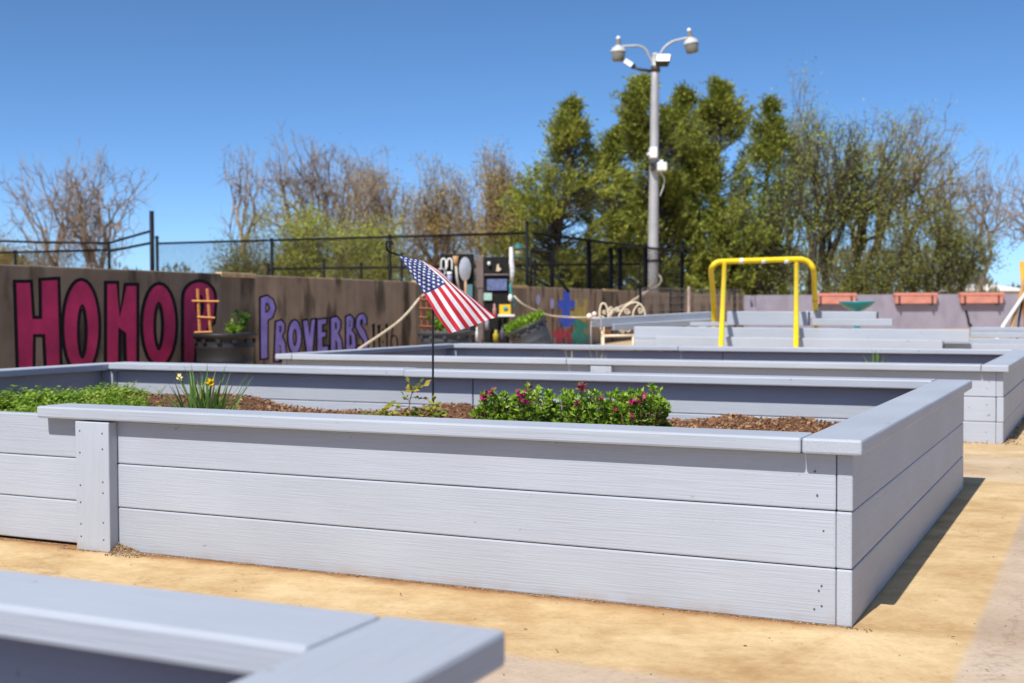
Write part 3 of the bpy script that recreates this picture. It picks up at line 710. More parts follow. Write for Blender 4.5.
chain_fence(F1, F2a, (F1.z, F2a.z), 0.3, 'black chain link fence at the far left with two sloping rails', [(0.0, 0), (0.37, 0), (1.0, 0.15)], botrail=False, mesh=True)
t = thing('fence_post', 'tall black steel post with sloping wire rising over the left fence', 'post', (at(152, 240, 26.5).x, 26.5, 0))
m = MB(); zt_ = at(152, 211, 26.5).z; m.tube([(0, 0, 0), (0, 0, zt_)], 0.05, 8); m.build('post', M_fence, t)
m = MB(); a_ = Vector((at(152, 240, 26.5).x, 26.5, 0)); pts = [at(151, 231, 26.5), at(109, 243, 26.8), at(50, 242.5, 26.9), at(0, 241, 27), at(-40, 240, 27)]
m.tube([p - a_ for p in pts], 0.028, 6); m.build('sloping_wire', M_fence, t)
m = MB(); m.tube([at(151, 243, 26.5) - a_, at(110, 251, 26.8) - a_], 0.03, 6); m.build('lower_rail', M_fence, t)
# lower fence deeper in
G0 = at(268, 269, 33); G1 = at(640, 264, 36)
chain_fence(G0, G1, (G0.z, G1.z), 0.2, 'low black rail fence seen through the long chain link fence', [(0.0, .1), (0.14, 0.2), (0.235, .1), (0.34, .35), (0.5, .1), (0.7, .1), (1.0, .1)], mesh=False, r=0.03)
# gate frame near the corner post
t = thing('steel_gate', 'black steel gate frame with a diagonal brace beside the fence corner post', 'gate', at(535, 330, 22.8).xy.to_3d())
base = Vector((t.location.x, t.location.y, 0)); bp_ = lambda x, y: at(x, y, 22.8) - base
m = MB(); m.tube([bp_(552, 300), bp_(552, 252), bp_(531, 250)], 0.045, 6); m.tube([bp_(531, 250), bp_(531, 300)], 0.03, 6); m.build('gate_frame', M_fence, t)
m = MB(); m.tube([bp_(529, 276), bp_(552, 288)], 0.025, 6); m.tube([bp_(553, 272), bp_(569, 292)], 0.03, 6); m.build('brace', M_fence, t)
# welded wire fence in front of last wall stretch
M_wire = simple('grey_fence_wire', (0.28, 0.25, 0.24), 0.5, 0.1, metallic=0.4)
A = at(642, 300, 26.0); B = at(742, 300, 30.0); dA = Vector((B.x - A.x, B.y - A.y, 0)); LL = dA.length
t = thing('wire_garden_fence', 'low welded wire fence with a pale post before the brown wall', 'fence', (A.x, A.y, 0), math.atan2(dA.y, dA.x))
m = MB(); z0 = 0.05; z1 = at(690, 289, 28).z
nv = 46
for i in range(nv):
    x = LL * i / (nv - 1); m.tube([(x, 0, z0), (x, 0, z1 + rnd(-.02, .02))], 0.006, 4, cap=False)
for k in range(8): m.tube([(0, 0, z0 + (z1 - z0) * k / 7), (LL, 0, z0 + (z1 - z0) * k / 7)], 0.005, 4, cap=False)
m.build('wire_panel', M_wire, t)
M_palepost = simple('weathered_pale_post', (0.42, 0.32, 0.28), 0.8, 0.3)
m = MB(); m.box((LL*.42-.03, -.06, 0), (LL*.42+.03, -.01, z1 + .05), 0, .004); m.build('post', M_palepost, t)
for q in (0.0, 0.27, 0.93):
    m = MB(); m.box((LL*q-.03, .01, 0), (LL*q+.03, .06, z1 + .03), 0, .004); m.build('post', M_fence, t)

# ------------------------------------------------------------------ lamp post
LY = 40.0
M_steel = simple('galvanised_steel', (0.42, 0.42, 0.43), 0.5, 0.12, 2, metallic=0.25)
M_white = simple('white_housing', (0.80, 0.80, 0.80), 0.4, 0.04)
M_lwhite = simple('weathered_lamp_housing', (0.52, 0.52, 0.52), 0.5, 0.12, 30)
M_grey = simple('grey_lamp_glass', (0.20, 0.20, 0.18), 0.35, 0.25, 30)
M_dark = simple('dark_bronze_housing', (0.05, 0.045, 0.04), 0.5)
M_glass = simple('floodlight_glass', (0.88, 0.88, 0.90), 0.15, 0.02, spec=0.8)
base = at(652.5, 300, LY); base.z = 0
lamp = thing('lamp_post', 'tall galvanised steel lamp post with two curved arms and floodlights', 'lamp post', base)
k = mpp(LY)
LP = lambda x, y, dy=0: at(x, y, LY + dy) - base
m = MB(); zb_ = LP(652, 300).z; zt_ = LP(656, 56).z
xt = LP(655.5, 60).x; x0_ = 0
m.tube([(0, 0, 0), (LP(653, 270).x, 0, LP(653, 270).z), (LP(655, 80).x, 0, LP(655, 80).z), (xt, 0, zt_)], [6.2 * k, 5.6 * k, 3.9 * k, 3.7 * k], 20)
m.build('pole', M_steel, lamp)
m = MB(); m.lathe([(0.5, 0), (0.5, .06), (0.3, .1), (0.24, 0.5)], (0, 0, 0), 16); m.build('base_plate', M_steel, lamp)
m = MB(); m.lathe([(3.9 * k, 0), (4.1 * k, 0.03), (3 * k, 0.09), (0.001, 0.12)], (xt, 0, zt_), 16); m.build('pole_cap', M_steel, lamp)
for pts in ([(653, 63), (650, 58), (646, 50), (639, 46), (631, 46), (622, 46.5)], [(659, 60), (661, 53), (665, 47), (672, 42), (680, 39.5), (688, 38)]):
    m = MB(); m.tube(spline([LP(*p) for p in pts], 5), 1.25 * k, 8); m.build('arm', M_steel, lamp)
def bell(px, py, tilt):
    c = LP(px, py); MR = Matrix.Rotation(tilt, 3, 'Y')
    m = MB(); m.lathe([(2.6*k, 2.6*k), (2.8*k, 1.6*k), (5.2*k, 0.6*k), (7.0*k, -1.6*k), (7.6*k, -3.4*k), (7.6*k, -4.0*k)], c, 20, M=MR); lh = m.build('lamp_head', M_lwhite, lamp)
    m = MB(); m.lathe([(7.1*k, -3.8*k), (6.7*k, -8*k), (6.0*k, -12*k), (5.2*k, -12.8*k), (0.01, -13.0*k)], c, 20, M=MR); m.build('lens', M_grey, lh)
    m = MB(); m.lathe([(2.5*k, 1*k), (2.3*k, 9*k)], c, 14, M=MR); m.build('neck', M_grey, lh)
    m = MB(); m.lathe([(2.0*k, 8.9*k), (2.0*k, 10.5*k), (1.2*k, 11.6*k), (0.01, 11.8*k)], c, 12, M=MR); m.build('photocell', M_white, lh)
bell(618.3, 48.0, 0.0); bell(690.6, 40.0, R(-9))
def flood(pts_face, depth_vec, name='floodlight'):
    f = [LP(*p) for p in pts_face]; dv = Vector(depth_vec)
    m = MB(); bk = [p + dv * 1.0 for p in f]; c = sum(bk, Vector()) / 4; bk = [c + (p - c) * 0.8 for p in bk]
    m.add(f + bk, [(0,1,2,3),(7,6,5,4),(0,4,5,1),(1,5,6,2),(2,6,7,3),(3,7,4,0)]); b_ = m.build(name, M_dark, lamp)
    c = sum(f, Vector()) / 4; n_ = (f[1] - f[0]).cross(f[3] - f[0]).normalized()
    if n_.dot(dv) > 0: n_ = -n_
    g_ = [c + (p - c) * 0.9 + n_ * 0.01 for p in f]; m = MB(); m.add(g_, [(0,1,2,3)]); m.build('floodlight_glass', M_glass, b_)
flood([(656, 54, -.5), (671.5, 54, -.5), (670, 61.5, -.85), (655, 61.5, -.85)], (-0.0, 0.20, -4.6 * k))
flood([(625.5, 58, -.3), (634, 63.5, -.3), (630.5, 68, -.55), (622.5, 62.5, -.55)], (4.0*k, 0.20, -1.2*k))
m = MB(); m.tube([LP(633, 67), LP(640, 69.5), LP(652, 71)], 1.6 * k, 6); m.build('floodlight_bracket', M_dark, lamp)
m = MB(); m.tube([LP(655.5, 66), LP(655.5, 72)], 4.6 * k, 14); m.build('clamp', M_dark, lamp)
def cambox(x0, x1, y0, y1, d=0.3):
    a = LP(x0, y1, -0.3); b_ = LP(x1, y0, -0.3); m = MB(); m.box((a.x, -0.3 - d, a.z), (b_.x, -0.1, b_.z), 0, 0.03); return m
m = cambox(649, 656.5, 148, 159); m.build('camera_box', M_white, lamp)
m = cambox(647, 651, 153, 155.5, .1); m.build('camera_box', M_white, lamp)
m = cambox(656.5, 666, 163, 171.5); m.build('camera_box', M_white, lamp)
m = cambox(659, 663, 160, 163.5, .1); m.build('camera_box', M_white, lamp)
m = cambox(651, 654, 162.5, 170.5, .05); m.build('clamp', M_dark, lamp)
m = MB(); m.tube(spline([LP(660, 172, -.3), LP(664, 178, -.3), LP(663.5, 186, -.3), LP(660, 196, -.2)], 4), 0.5 * k, 5); m.build('cable', M_white, lamp)
m = MB(); m.tube([LP(652.8, 262), LP(652.8, 259.5)], 6.1 * k, 14); m.build('band', M_dark, lamp)
# pale hose hanging from the pole over the wall
M_rope = simple('cream_rope', (0.62, 0.52, 0.38), 0.8, 0.15, 20)
m = MB(); m.tube(spline([at(659, 275, 38.5), at(661.5, 280, 37), at(657, 287, 34), at(648, 291, 30.5), at(640, 296, 28), at(628, 304, 24), at(614, 310.5, 18.0), at(610, 316, 17.2)], 6), 0.028, 6)
tag(m.build('garden_hose', M_rope), 'cream hose draped from the lamp post down over the wall to the bench', 'hose')
m = MB(); m.tube(spline([at(653, 284, 38), at(648, 287, 36), at(643, 292, 33), at(640, 291, 32)], 6), 0.03, 6)
tag(m.build('cable_loop', M_rope), 'short cream cable loop at the foot of the lamp post', 'cable')

# ------------------------------------------------------------------ yellow pipe frame
M_yel = simple('yellow_pipe_paint', (0.84, 0.60, 0.012), 0.4, 0.08, 12)
M_tape = simple('green_tape', (0.10, 0.28, 0.10), 0.6)
yb = at(765, 345, 12.6); yb.z = 0
t = thing('pipe_frame', 'bright yellow bent pipe frame standing over the stacked boards', 'pipe frame', yb)
YA = lambda x, y, Y: at(x, y, Y) - yb
YB_ = 14.0; YF = 11.2; YT = 13.2
m = MB(); r_ = 2.8 * mpp(13)
top_pts = [YA(715.5, 375, YB_), YA(714, 316, YB_ - .1), YA(712.3, 285, 13.5), YA(711, 272, 13.3), YA(712.8, 266, YT), YA(717, 262.5, YT), YA(724, 261.5, YT), YA(745, 260.8, YT), YA(770, 260, YT), YA(797, 259.2, YT), YA(804, 260, YT), YA(809.5, 263, YT), YA(813, 268.5, YT), YA(814, 276, 13.3), YA(815, 300, 13.6), YA(816, 325, YB_), YA(816.5, 372, YB_)]
m.tube(spline(top_pts, 4), r_, 12); m.build('bent_pipe', M_yel, t)
for (xa, xb) in ((724.5, 721), (796.5, 796)):
    m = MB(); m.tube([YA(xa, 264, YT - .02), YA(xb, 345, YF), YA(xb - 0.5, 385, YF - .25)], r_ * 0.85, 12); m.build('leg', M_yel, t)
for (x, y, Y) in ((713.8, 309, 13.9), (815, 298, 13.6), (815.5, 318, 13.9)):
    p = YA(x, y, Y); m = MB(); m.tube([p - Vector((0, 0, .04)), p + Vector((0, 0, .04))], r_ * 1.06, 12); m.build('tape', M_tape, t)
# zip ties / chips on the top bar
for x in (741, 763, 786):
    p = YA(x, 260.6, YT); m = MB(); m.tube([p - Vector((.02, 0, 0.006)), p + Vector((.025, 0, .0))], r_ * 1.05, 10); m.build('tape', M_white, t)

# ------------------------------------------------------------------ stack of boards
stack_specs = []
def plank(pa, pb, Ya, Yb, h_px, thick, label, drop=True, ztop=None):
    """a board on edge from pixel pa (top-front edge) at depth Ya to pb at depth Yb"""
    a = at(pa[0], pa[1], Ya); b_ = at(pb[0], pb[1], Yb)
    d = b_ - a; L = d.length
    t = thing('loose_board', label, 'board', a, math.atan2(d.y, d.x), 'grey boards piled behind the beds')
    tilt = math.asin(max(-1, min(1, d.z / L)))
    MR = Matrix.Rotation(-tilt, 4, 'Y')
    m = MB(); h = h_px * mpp((Ya + Yb) / 2)
    m.box((0, 0, -h), (L, thick, 0), 0, 0.005, 2, MR); m.build('plank', MX, t)
    m = MB(); m.box((-0.0015, 0.006, -h + 0.006), (0.0, thick - 0.006, -0.006), 0, 0, 1, MR); m.build('end_grain', M_endg, t); m = MB(); m.box((L, 0.006, -h + 0.006), (L + 0.0015, thick - 0.006, -0.006), 0, 0, 1, MR); m.build('end_grain', M_endg, t)
    return t
M_endg = simple('board_end_grain', (0.17, 0.18, 0.22), 0.8, 0.25, 40)
# front course (y 337-345), second (326-337), third (311-326) ...
plank((655, 336.2), (942.5, 340.2), 12.25, 11.35, 12, 0.14, 'grey board lying lowest in the pile, ending square below the joint at the right')
plank((634, 340.0), (662, 340.2), 12.55, 12.45, 9, 0.14, 'short grey board end poking out lowest at the left of the pile')
plank((634, 326.5), (969.5, 330.0), 12.6, 11.6, 12.0, 0.14, 'long grey board second layer up with its square end right of the yellow frame')
plank((634, 335.5), (735, 336.6), 12.9, 12.6, 5, 0.14, 'grey board sandwiched dark under the long one at left')
plank((714, 321.0), (807, 311.8), 13.6, 12.95, 3.5, 0.12, 'thin grey board under the yellow frame left foot')if False else None
plank((727, 311.3), (808, 311.6), 13.2, 12.9, 14.0, 0.16, 'thick grey board on top between the feet of the yellow frame')
plank((802, 311.2), (876.5, 311.8), 13.8, 13.5, 7.2, 0.20, 'short grey board topmost of the pile with its end showing, right of the yellow frame')
plank((812, 318.6), (892.5, 319.0), 13.35, 13.1, 7.0, 0.22, 'grey board just under the topmost one, sticking out further right')
plank((601, 318.2), (716, 311.6), 13.0, 14.4, 8.5, 0.14, 'pale grey board slanting across the top left of the pile over the bench')
plank((614, 324.2), (716, 318.6), 13.1, 14.2, 6.0, 0.14, 'pale grey board under the slanting one at top left')
plank((690, 322.2), (728, 322.0), 13.5, 13.3, 4.0, 0.14, 'small grey board filling the gap by the left yellow leg')
plank((970.5, 327.3), (1075, 327.5), 12.4, 12.1, 4.6, 0.16, 'light grey board at the right edge, top of three')
plank((970.5, 332.2), (1075, 332.6), 12.2, 11.9, 5.6, 0.14, 'light grey board at the right edge, middle of three')
plank((944, 338.6), (1075, 339.2), 11.9, 11.6, 5.2, 0.14, 'light grey board at the right edge, lowest of three')
plank((944, 343.6), (1075, 344.4), 11.85, 11.55, 8, 0.14, 'light grey board at the right edge, touching the top of the second bed')
# trestle blocks that carry the pile
for i, (px, Y, py) in enumerate(((668, 12.75, 338), (760, 12.6, 334), (850, 12.3, 333), (925, 11.75, 341), (1000, 12.1, 340), (1060, 12.0, 340))):
    a = at(px, py + 6, Y); m = MB(); m.box((-0.07, 0.02, 0), (0.07, 0.42, a.z), 0, 0.006)
    o = m.build('timber_block', MX, loc=(a.x, a.y - 0.1, 0), rz=-0.2); tag(o, 'grey timber block under the board pile', 'timber block', 'blocks under the board pile')
for (px, Y, py) in ((765, 13.1, 327), (845, 13.5, 327), (700, 14.0, 324), (650, 13.6, 326)):
    a = at(px, py, Y); m = MB(); m.box((-0.07, 0.0, 0), (0.07, 0.25, a.z - .01), 0, 0.006)
    o = m.build('timber_block', MX, loc=(a.x, a.y, 0), rz=-0.2); tag(o, 'grey timber block under the board pile', 'timber block', 'blocks under the board pile')
# teal scrap on the boards
# ------------------------------------------------------------------ bird bath
M_teal = simple('teal_glazed_bowl', (0.02, 0.24, 0.30), 0.3, 0.15)
c = at(857, 303, 17.0); base = Vector((c.x, 17.0, 0))
t = thing('bird_bath', 'teal bird bath with a wide shallow bowl before the back wall', 'bird bath', base)
m = MB(); rz_ = 17.5 * mpp(17); zz = c.z
m.lathe([(0.001, zz - 0.12), (rz_ * .3, zz - .11), (rz_ * .75, zz - .05), (rz_, zz + .01), (rz_ * 1.0, zz + .025), (rz_ * .92, zz + .015), (rz_ * .6, zz - .05), (0.001, zz - .08)], n=28); m.build('bowl', M_teal, t)
m = MB(); m.lathe([(0.13, 0), (0.13, 0.03), (0.05, 0.08), (0.04, zz * .5), (0.035, zz - .11)], n=16); m.build('stem', M_teal, t)

# ------------------------------------------------------------------ leaning poles at right edge
M_wood = simple('raw_wood_pole', (0.42, 0.24, 0.09), 0.7, 0.2, 12); M_org = simple('orange_handle', (0.80, 0.35, 0.03), 0.5)
LYY = 22.0
def pole(pts, r, mat, lab, name='leaning_pole'):
    m = MB(); m.tube([at(x, y, LYY + d) for x, y, d in pts], r, 8); tag(m.build(name, mat), lab, 'pole', 'poles leaning together by the right edge')
pole([(994, 345, -.8), (1003, 326, -.4), (1032, 283, 0.2)], 0.030, M_white, 'white pole leaning to the right beside the planter')
pole([(1008, 352, -.6), (1012, 326, -.2), (1027, 272, 0.2)], 0.035, M_wood, 'brown wooden pole leaning behind the white pole')
pole([(1016, 350, -.2), (1019, 320, 0), (1025, 285, 0.3)], 0.022, M_black, 'thin black pole nearest to upright at the right edge')
pole([(1027, 340, .1), (1023.5, 290, 0.2), (1022, 262, 0.4)], 0.045, M_org, 'orange handle standing at the very right edge')

# ------------------------------------------------------------------ black tubs
M_tub = simple('black_plastic_tub', (0.020, 0.020, 0.023), 0.5, 0.2, 6, bump=0.3, bscale=20)
M_tub2 = simple('grey_plastic_tub', (0.055, 0.062, 0.075), 0.5, 0.2, 6, bump=0.3, bscale=20)
M_lime = leaf_mat('lime_leaves', [(0.10, 0.20, 0.02), (0.22, 0.38, 0.03), (0.38, 0.52, 0.06)], trans=0.35, scale=6)
M_green = leaf_mat('mid_green_leaves', [(0.03, 0.08, 0.012), (0.07, 0.16, 0.02), (0.16, 0.28, 0.05)], trans=0.3, scale=6)
def tub(c, r, h, mat, lab, tilt=None):
    t = thing('planter_tub', lab, 'tub', c, 0, 'round plastic tubs along the wall')
    if tilt: t.rotation_euler = tilt
    m = MB(); prof = [(r * .78, 0)]
    for i in range(1, 9):
        z = h * i / 9; prof += [(r * (.78 + .17 * i / 9), z - .012), (r * (.78 + .17 * i / 9) + .006, z), (r * (.78 + .17 * i / 9), z + .012)] if i in (3, 5, 7) else [(r * (.78 + .17 * i / 9), z)]
    prof += [(r * .95, h)]; m.lathe(prof, n=36); m.add([(0, 0, 0.001)], []); m.build('tub_wall', mat, t)
    m = MB(); m.lathe([(r * .95, h - .045), (r * 1.0, h - .045), (r * 1.02, h - .01), (r, h), (r * .93, h), (r * .9, h - .05)], n=36)
    for i in range(12):
        a = i * math.pi / 6; MM = Matrix.Rotation(a, 4, 'Z'); m.box((r * .94, -.02, h - .085), (r * .995, .02, h - .046), 0, 0.003, 1, MM)
    m.build('tub_rim', mat, t)
    m = MB(); m.lathe([(r * .92, h - .05), (r * .5, h - .035), (0.001, h - .03)], n=30); m.build('soil', M_dirt, t)
    return t
def leaf_clump(mb, c, rad, n, L, W, up=0.6, mi=0, flat=1.0):
    for _ in range(n):
        d = rvec(); d.z = abs(d.z) * flat; p = Vector(c) + Vector((d.x * rad[0], d.y * rad[1], d.z * rad[2])) * rnd(.2, 1) ** .5
        dd_ = (d + Vector((0, 0, up)) + rvec() * .5); mb.leaf(p, dd_, rvec(), L * rnd(.6, 1.3), W * rnd(.6, 1.3), mi, fold=W * .15)
random.seed(21)
T1Y = 11.0; c = at(225, 333, T1Y)
tub1 = tub((c.x, T1Y, 0), 31 * mpp(T1Y), c.z, M_tub, 'black round tub with a small wood trellis by the red letters')
# trellis
t = thing('trellis', 'small orange brown wood trellis standing in the black tub', 'trellis', (at(203, 333, T1Y - .02).x, T1Y - .05, c.z - .04), 0)
bs = t.location.copy(); q = lambda x, y, d=0: at(x, y, T1Y - .05 + d) - bs
M_trel = simple('orange_trellis_wood', (0.62, 0.27, 0.08), 0.65, 0.15, 20)
for pa, pb in (((197.5, 288.5), (200, 336)), ((207.2, 288.5), (211, 337))):
    m = MB(); m.tube([q(*pa), q(*pb)], 1.35 * mpp(T1Y), 4, smooth=False); m.build('upright', M_trel, t)
for pa, pb in (((192, 301), (219, 301.5)), ((197.5, 317), (215, 318)), ((194.5, 332.5), (212, 332))):
    m = MB(); m.tube([q(*pa, -.014), q(*pb, -.014)], 1.0 * mpp(T1Y), 4, smooth=False); m.build('crosspiece', M_trel, t)
def herb(name, lab, c, h, spread, n, mat, stem=M_green, L=.05, W=.02, stems=5):
    t = thing(name, lab, 'plant', c); ms = MB(); ml = MB()
    for i in range(stems):
        a = rnd(0, 6.28); top = Vector((math.cos(a) * spread * rnd(.2, 1), math.sin(a) * spread * rnd(.2, 1), h * rnd(.5, 1)))
        pts = spline([(0, 0, 0), top * .5 + Vector((rnd(-.1, .1) * spread, rnd(-.1, .1) * spread, h * .12)), top], 3); ms.tube(pts, h * .012 + .0008, 4)
        for _ in range(n // stems):
            p = pts[random.randrange(len(pts) // 3, len(pts))]; d = rvec() + Vector((0, 0, .4)); ml.leaf(p, d, rvec(), L * rnd(.6, 1.2), W * rnd(.7, 1.2), 0, fold=W * .2)
    ms.build('stem', stem, t); ml.build('leaves', mat, t); return t
herb('potted_herb', 'tall thin green herb growing in the black tub', (at(242, 333, T1Y).x, T1Y, c.z - .03), 26 * mpp(T1Y), .09, 110, M_green, L=.05, W=.022, stems=4)
herb('potted_herb', 'bright lime low plant at the right of the trellis in the black tub', (at(233, 333, T1Y).x, T1Y - .05, c.z - .03), 13 * mpp(T1Y), .10, 150, M_lime, L=.05, W=.02, stems=9)
T2Y = 14.2; c = at(446, 331, T2Y)
tub((c.x, T2Y, 0), 28 * mpp(T2Y), c.z, M_tub2, 'grey round tub behind the flag pole')
t = thing('trellis', 'dark red wood lattice standing in the grey tub behind the flag', 'trellis', (at(427, 331, T2Y).x, T2Y - .05, c.z - .04)); bs = t.location.copy()
q = lambda x, y, d=0: at(x, y, T2Y - .05 + d) - bs
M_trel2 = simple('red_brown_trellis_wood', (0.30, 0.10, 0.04), 0.65, 0.15, 20)
for xa in (420.5, 426.5, 433):
    m = MB(); m.tube([q(xa, 296), q(xa + 2, 333)], 1.0 * mpp(T2Y), 4, smooth=False); m.build('upright', M_trel2, t)
for y in (299, 308, 317, 326):
    m = MB(); m.tube([q(419, y, -.014), q(436, y + 1, -.014)], .8 * mpp(T2Y), 4, smooth=False); m.build('crosspiece', M_trel2, t)
herb('potted_herb', 'yellow green plant peeking out under the flag from the grey tub', (at(441, 331, T2Y).x, T2Y - .08, c.z - .03), .22, .14, 150, M_lime, L=.06, W=.03, stems=8)
T3Y = 16.4; c = at(531, 338, T3Y)
tt = tub((at(538, 330, T3Y).x, T3Y, 0.0), 21 * mpp(T3Y), 0.50, M_tub2, 'grey round tub tipped toward the left, overflowing with lime leaves', (0, R(-24), 0))
tt.location = (at(541, 330, T3Y).x, T3Y, 0.06)
m = MB(); RR = 21 * mpp(T3Y)
for _ in range(900):
    a = rnd(0, 6.28); rr = RR * .95 * math.sqrt(rnd(0, 1)); p = Vector((rr * math.cos(a), rr * math.sin(a), 0.46 + rnd(0, .12)))
    m.leaf(p, rvec() + Vector((0, 0, .8)), rvec(), rnd(.04, .09), rnd(.02, .04), 0, .006)
lp = m.build('lettuce_leaves', M_lime); lp.location = tt.location; lp.rotation_euler = (0, R(-24), 0); tag(lp, 'mass of bright lime leaves spilling from the tipped tub', 'plant')

# ------------------------------------------------------------------ rope in front of the wall
m = MB(); m.tube(spline([at(352, 355, 13.0), at(362, 347, 13.2), at(380, 335, 13.5), at(398, 322, 13.8), at(410, 310, 14.0), at(421, 297, 14.2), at(432, 291, 14.5)], 5), 0.0135, 6)
tag(m.build('rope', M_rope), 'cream rope rising behind the flag from the second bed', 'rope')
m = MB(); m.tube(spline([at(514, 296, 16.9), at(524, 305, 16.9), at(541, 312.5, 17.2), at(553, 316, 17.4), at(575, 317.5, 17.6), at(590, 317.5, 17.0), at(600, 318, 16.8)], 5), 0.013, 6)
tag(m.build('rope', M_rope), 'thin tan rope strung from the tool board past the puzzle pieces', 'rope')

# ------------------------------------------------------------------ tool boards
BY = 17.2
M_bb = simple('black_stained_panel', (0.010, 0.010, 0.010), 0.9, 0.3, 10); M_mauve = simple('weathered_mauve_board', (0.17, 0.13, 0.125), 0.8, 0.2, 12)
M_wood2 = simple('tan_tool_wood', (0.45, 0.26, 0.13), 0.6, 0.2, 14); M_blade = simple('grey_tool_steel', (0.45, 0.45, 0.48), 0.35, 0.25, 6, metallic=0.5)
def flatbox(px0, px1, py0, py1, Y, d, mb):
    a = at(px0, py1, Y); b_ = at(px1, py0, Y); mb.box((a.x, Y, a.z), (b_.x, Y + d, b_.z), 0, 0.004, 1)
t1 = thing('tool_board', 'black tool board with hooks, left of the two beside the wall', 'tool board', (at(461, 300, BY).x, BY, 0)); 
def child(mb, name, mat, t):
    o = mb.build(name, mat, t); o.location = (-t.location.x, -t.location.y, -t.location.z); return o
m = MB(); flatbox(441, 474, 254, 300, BY, .04, m); child(m, 'panel', M_bb, t1)
m = MB(); a = at(443, 300, BY); m.box((a.x, BY + .005, 0), (a.x + .08, BY + .035, a.z - .002)); a = at(470, 300, BY); m.box((a.x, BY + .005, 0), (a.x + .08, BY + .035, a.z - .002)); child(m, 'leg', M_bb, t1)
t2 = thing('tool_board', 'tall black board with a blue sign and green card, right of the two', 'tool board', (at(497, 300, BY).x, BY, 0))
m = MB(); flatbox(483.5, 508.5, 257, 275, BY, .05, m); child(m, 'upper_panel', M_bb, t2)
m = MB(); flatbox(484, 509, 275.3, 340, BY + .01, .05, m); a = at(484, 340, BY); b_ = at(509, 340, BY); m.box((a.x, BY + .012, 0), (b_.x, BY + .058, a.z - .002)); child(m, 'lower_panel', M_bb, t2)
m = MB(); flatbox(484, 509, 273.8, 275.4, BY - .03, .02, m); child(m, 'shelf', M_mauve, t2)
m = MB(); flatbox(476.3, 483.3, 256, 288, BY - .01, .04, m); a = at(478, 288, BY); m.box((a.x, BY, 0), (a.x + .06, BY + .03, a.z - .002)); tag(m.build('board_post', M_mauve), 'weathered mauve plank standing between the two black tool boards', 'post')
M_sign = simple('blue_grey_sign', (0.12, 0.15, 0.30), 0.5, 0.5, 40); M_card = simple('pale_green_card', (0.36, 0.55, 0.46), 0.6, 0.15, 40)
m = MB(); flatbox(487, 507, 279, 290.5, BY - .02, .02, m); tag(m.build('sign', M_sign), 'small faded blue sign fixed on the black board', 'sign')
m = MB(); flatbox(483.7, 492, 293, 300.5, BY - .02, .02, m); tag(m.build('card', M_card), 'small pale green card pinned below the blue sign', 'card')
# tools
def single(mb, name, mat, lab, cat, group=None): return tag(mb.build(name, mat), lab, cat, group)
t = thing('spade', 'round spade with grey blade hanging on the left tool board', 'spade', at(465, 300, BY - .05).xy.to_3d())
bs = Vector(t.location); m = MB(); bl = [at(465 + 6 * math.sin(a_) * (1 if math.cos(a_) > 0 else 1.0), 269 - 12 * math.cos(a_), BY - .06) - bs for a_ in [2 * math.pi * i / 20 for i in range(20)]]
cen = at(465, 269, BY - .09) - bs
m.add(bl + [cen], [(i, (i + 1) % 20, 20) for i in range(20)], 0, True); bl2 = [v + Vector((0, .01, 0)) for v in bl] + [cen + Vector((0, .01, 0))]; m.add(bl2, [((i + 1) % 20, i, 20) for i in range(20)], 0, True); m.build('blade', M_blade, t)
m = MB(); m.tube([at(465.5, 281, BY - .05) - bs, at(466, 312, BY - .05) - bs], .018, 8); m.build('handle', M_wood2, t)
t = thing('mallet', 'wood tool with tan head and long pale handle on the left board', 'tool', at(457, 300, BY - .05).xy.to_3d()); bs = Vector(t.location)
m = MB(); m.tube([at(455.5, 256, BY - .05) - bs, at(455.7, 262, BY - .05) - bs, at(456, 266, BY - .05) - bs], [3 * mpp(BY), 2.6 * mpp(BY), 1.3 * mpp(BY)], 10); m.build('head', M_wood2, t)
m = MB(); m.tube([at(456, 266, BY - .05) - bs, at(457, 278, BY - .05) - bs, at(459.3, 290, BY - .05) - bs], 1.2 * mpp(BY), 8); m.build('handle', simple('pale_handle', (0.5, 0.45, 0.4), .6), t)
for i, (x, lab_) in enumerate(((443.5, 'white curved hook handle at the left end of the tool board'), (449.5, 'white curved hook handle next to the wooden tool'))):
    m = MB(); m.tube(spline([at(x - 2.4, 268, BY - .05), at(x - 2.2, 261, BY - .05), at(x, 258.5, BY - .05), at(x + 2.3, 261, BY - .05), at(x + 2.4, 270, BY - .05)], 4), .011, 6); single(m, 'hand_tool', M_white, lab_, 'tool', 'white hooks on the tool board')
m = MB(); c_ = at(441.5, 272, BY - .05); m.tube([(c_.x + .05 * math.cos(a_), c_.y, c_.z + .05 * math.sin(a_)) for a_ in [2 * math.pi * i / 14 for i in range(15)]], .012, 6); single(m, 'coiled_ring', M_blade, 'grey ring hanging by the flag edge on the tool board', 'ring')
t = thing('spray_bottle', 'small bottle, blue label and white cap, on left tool board', 'bottle', at(449.5, 283, BY - .06)); zb0 = t.location.z
m = MB(); hgt = 10 * mpp(BY); m.lathe([(0.001, 0), (.035, 0), (.036, hgt * .7), (.02, hgt * .9)], n=14); m.build('bottle_body', simple('pale_blue_plastic', (0.35, 0.40, 0.62), .4), t)
m = MB(); m.lathe([(.036, hgt * .9), (.036, hgt * 1.1), (0.001, hgt * 1.12)], n=14); m.build('cap', M_white, t)
m = MB(); flatbox(466, 472.5, 284.5, 298, BY - .06, .05, m); single(m, 'storage_tin', simple('dusty_teal_tin', (0.08, 0.20, 0.22), .5), 'dusty teal tin hanging under the spade', 'tin')
m = MB(); c_ = at(489, 263.5, BY - .03); m.lathe([(.001, -.03), (.022, -.015), (.022, .015), (.001, .03)], c_, 8); single(m, 'ornament', M_white, 'tiny white ornament on the upper black panel', 'ornament')
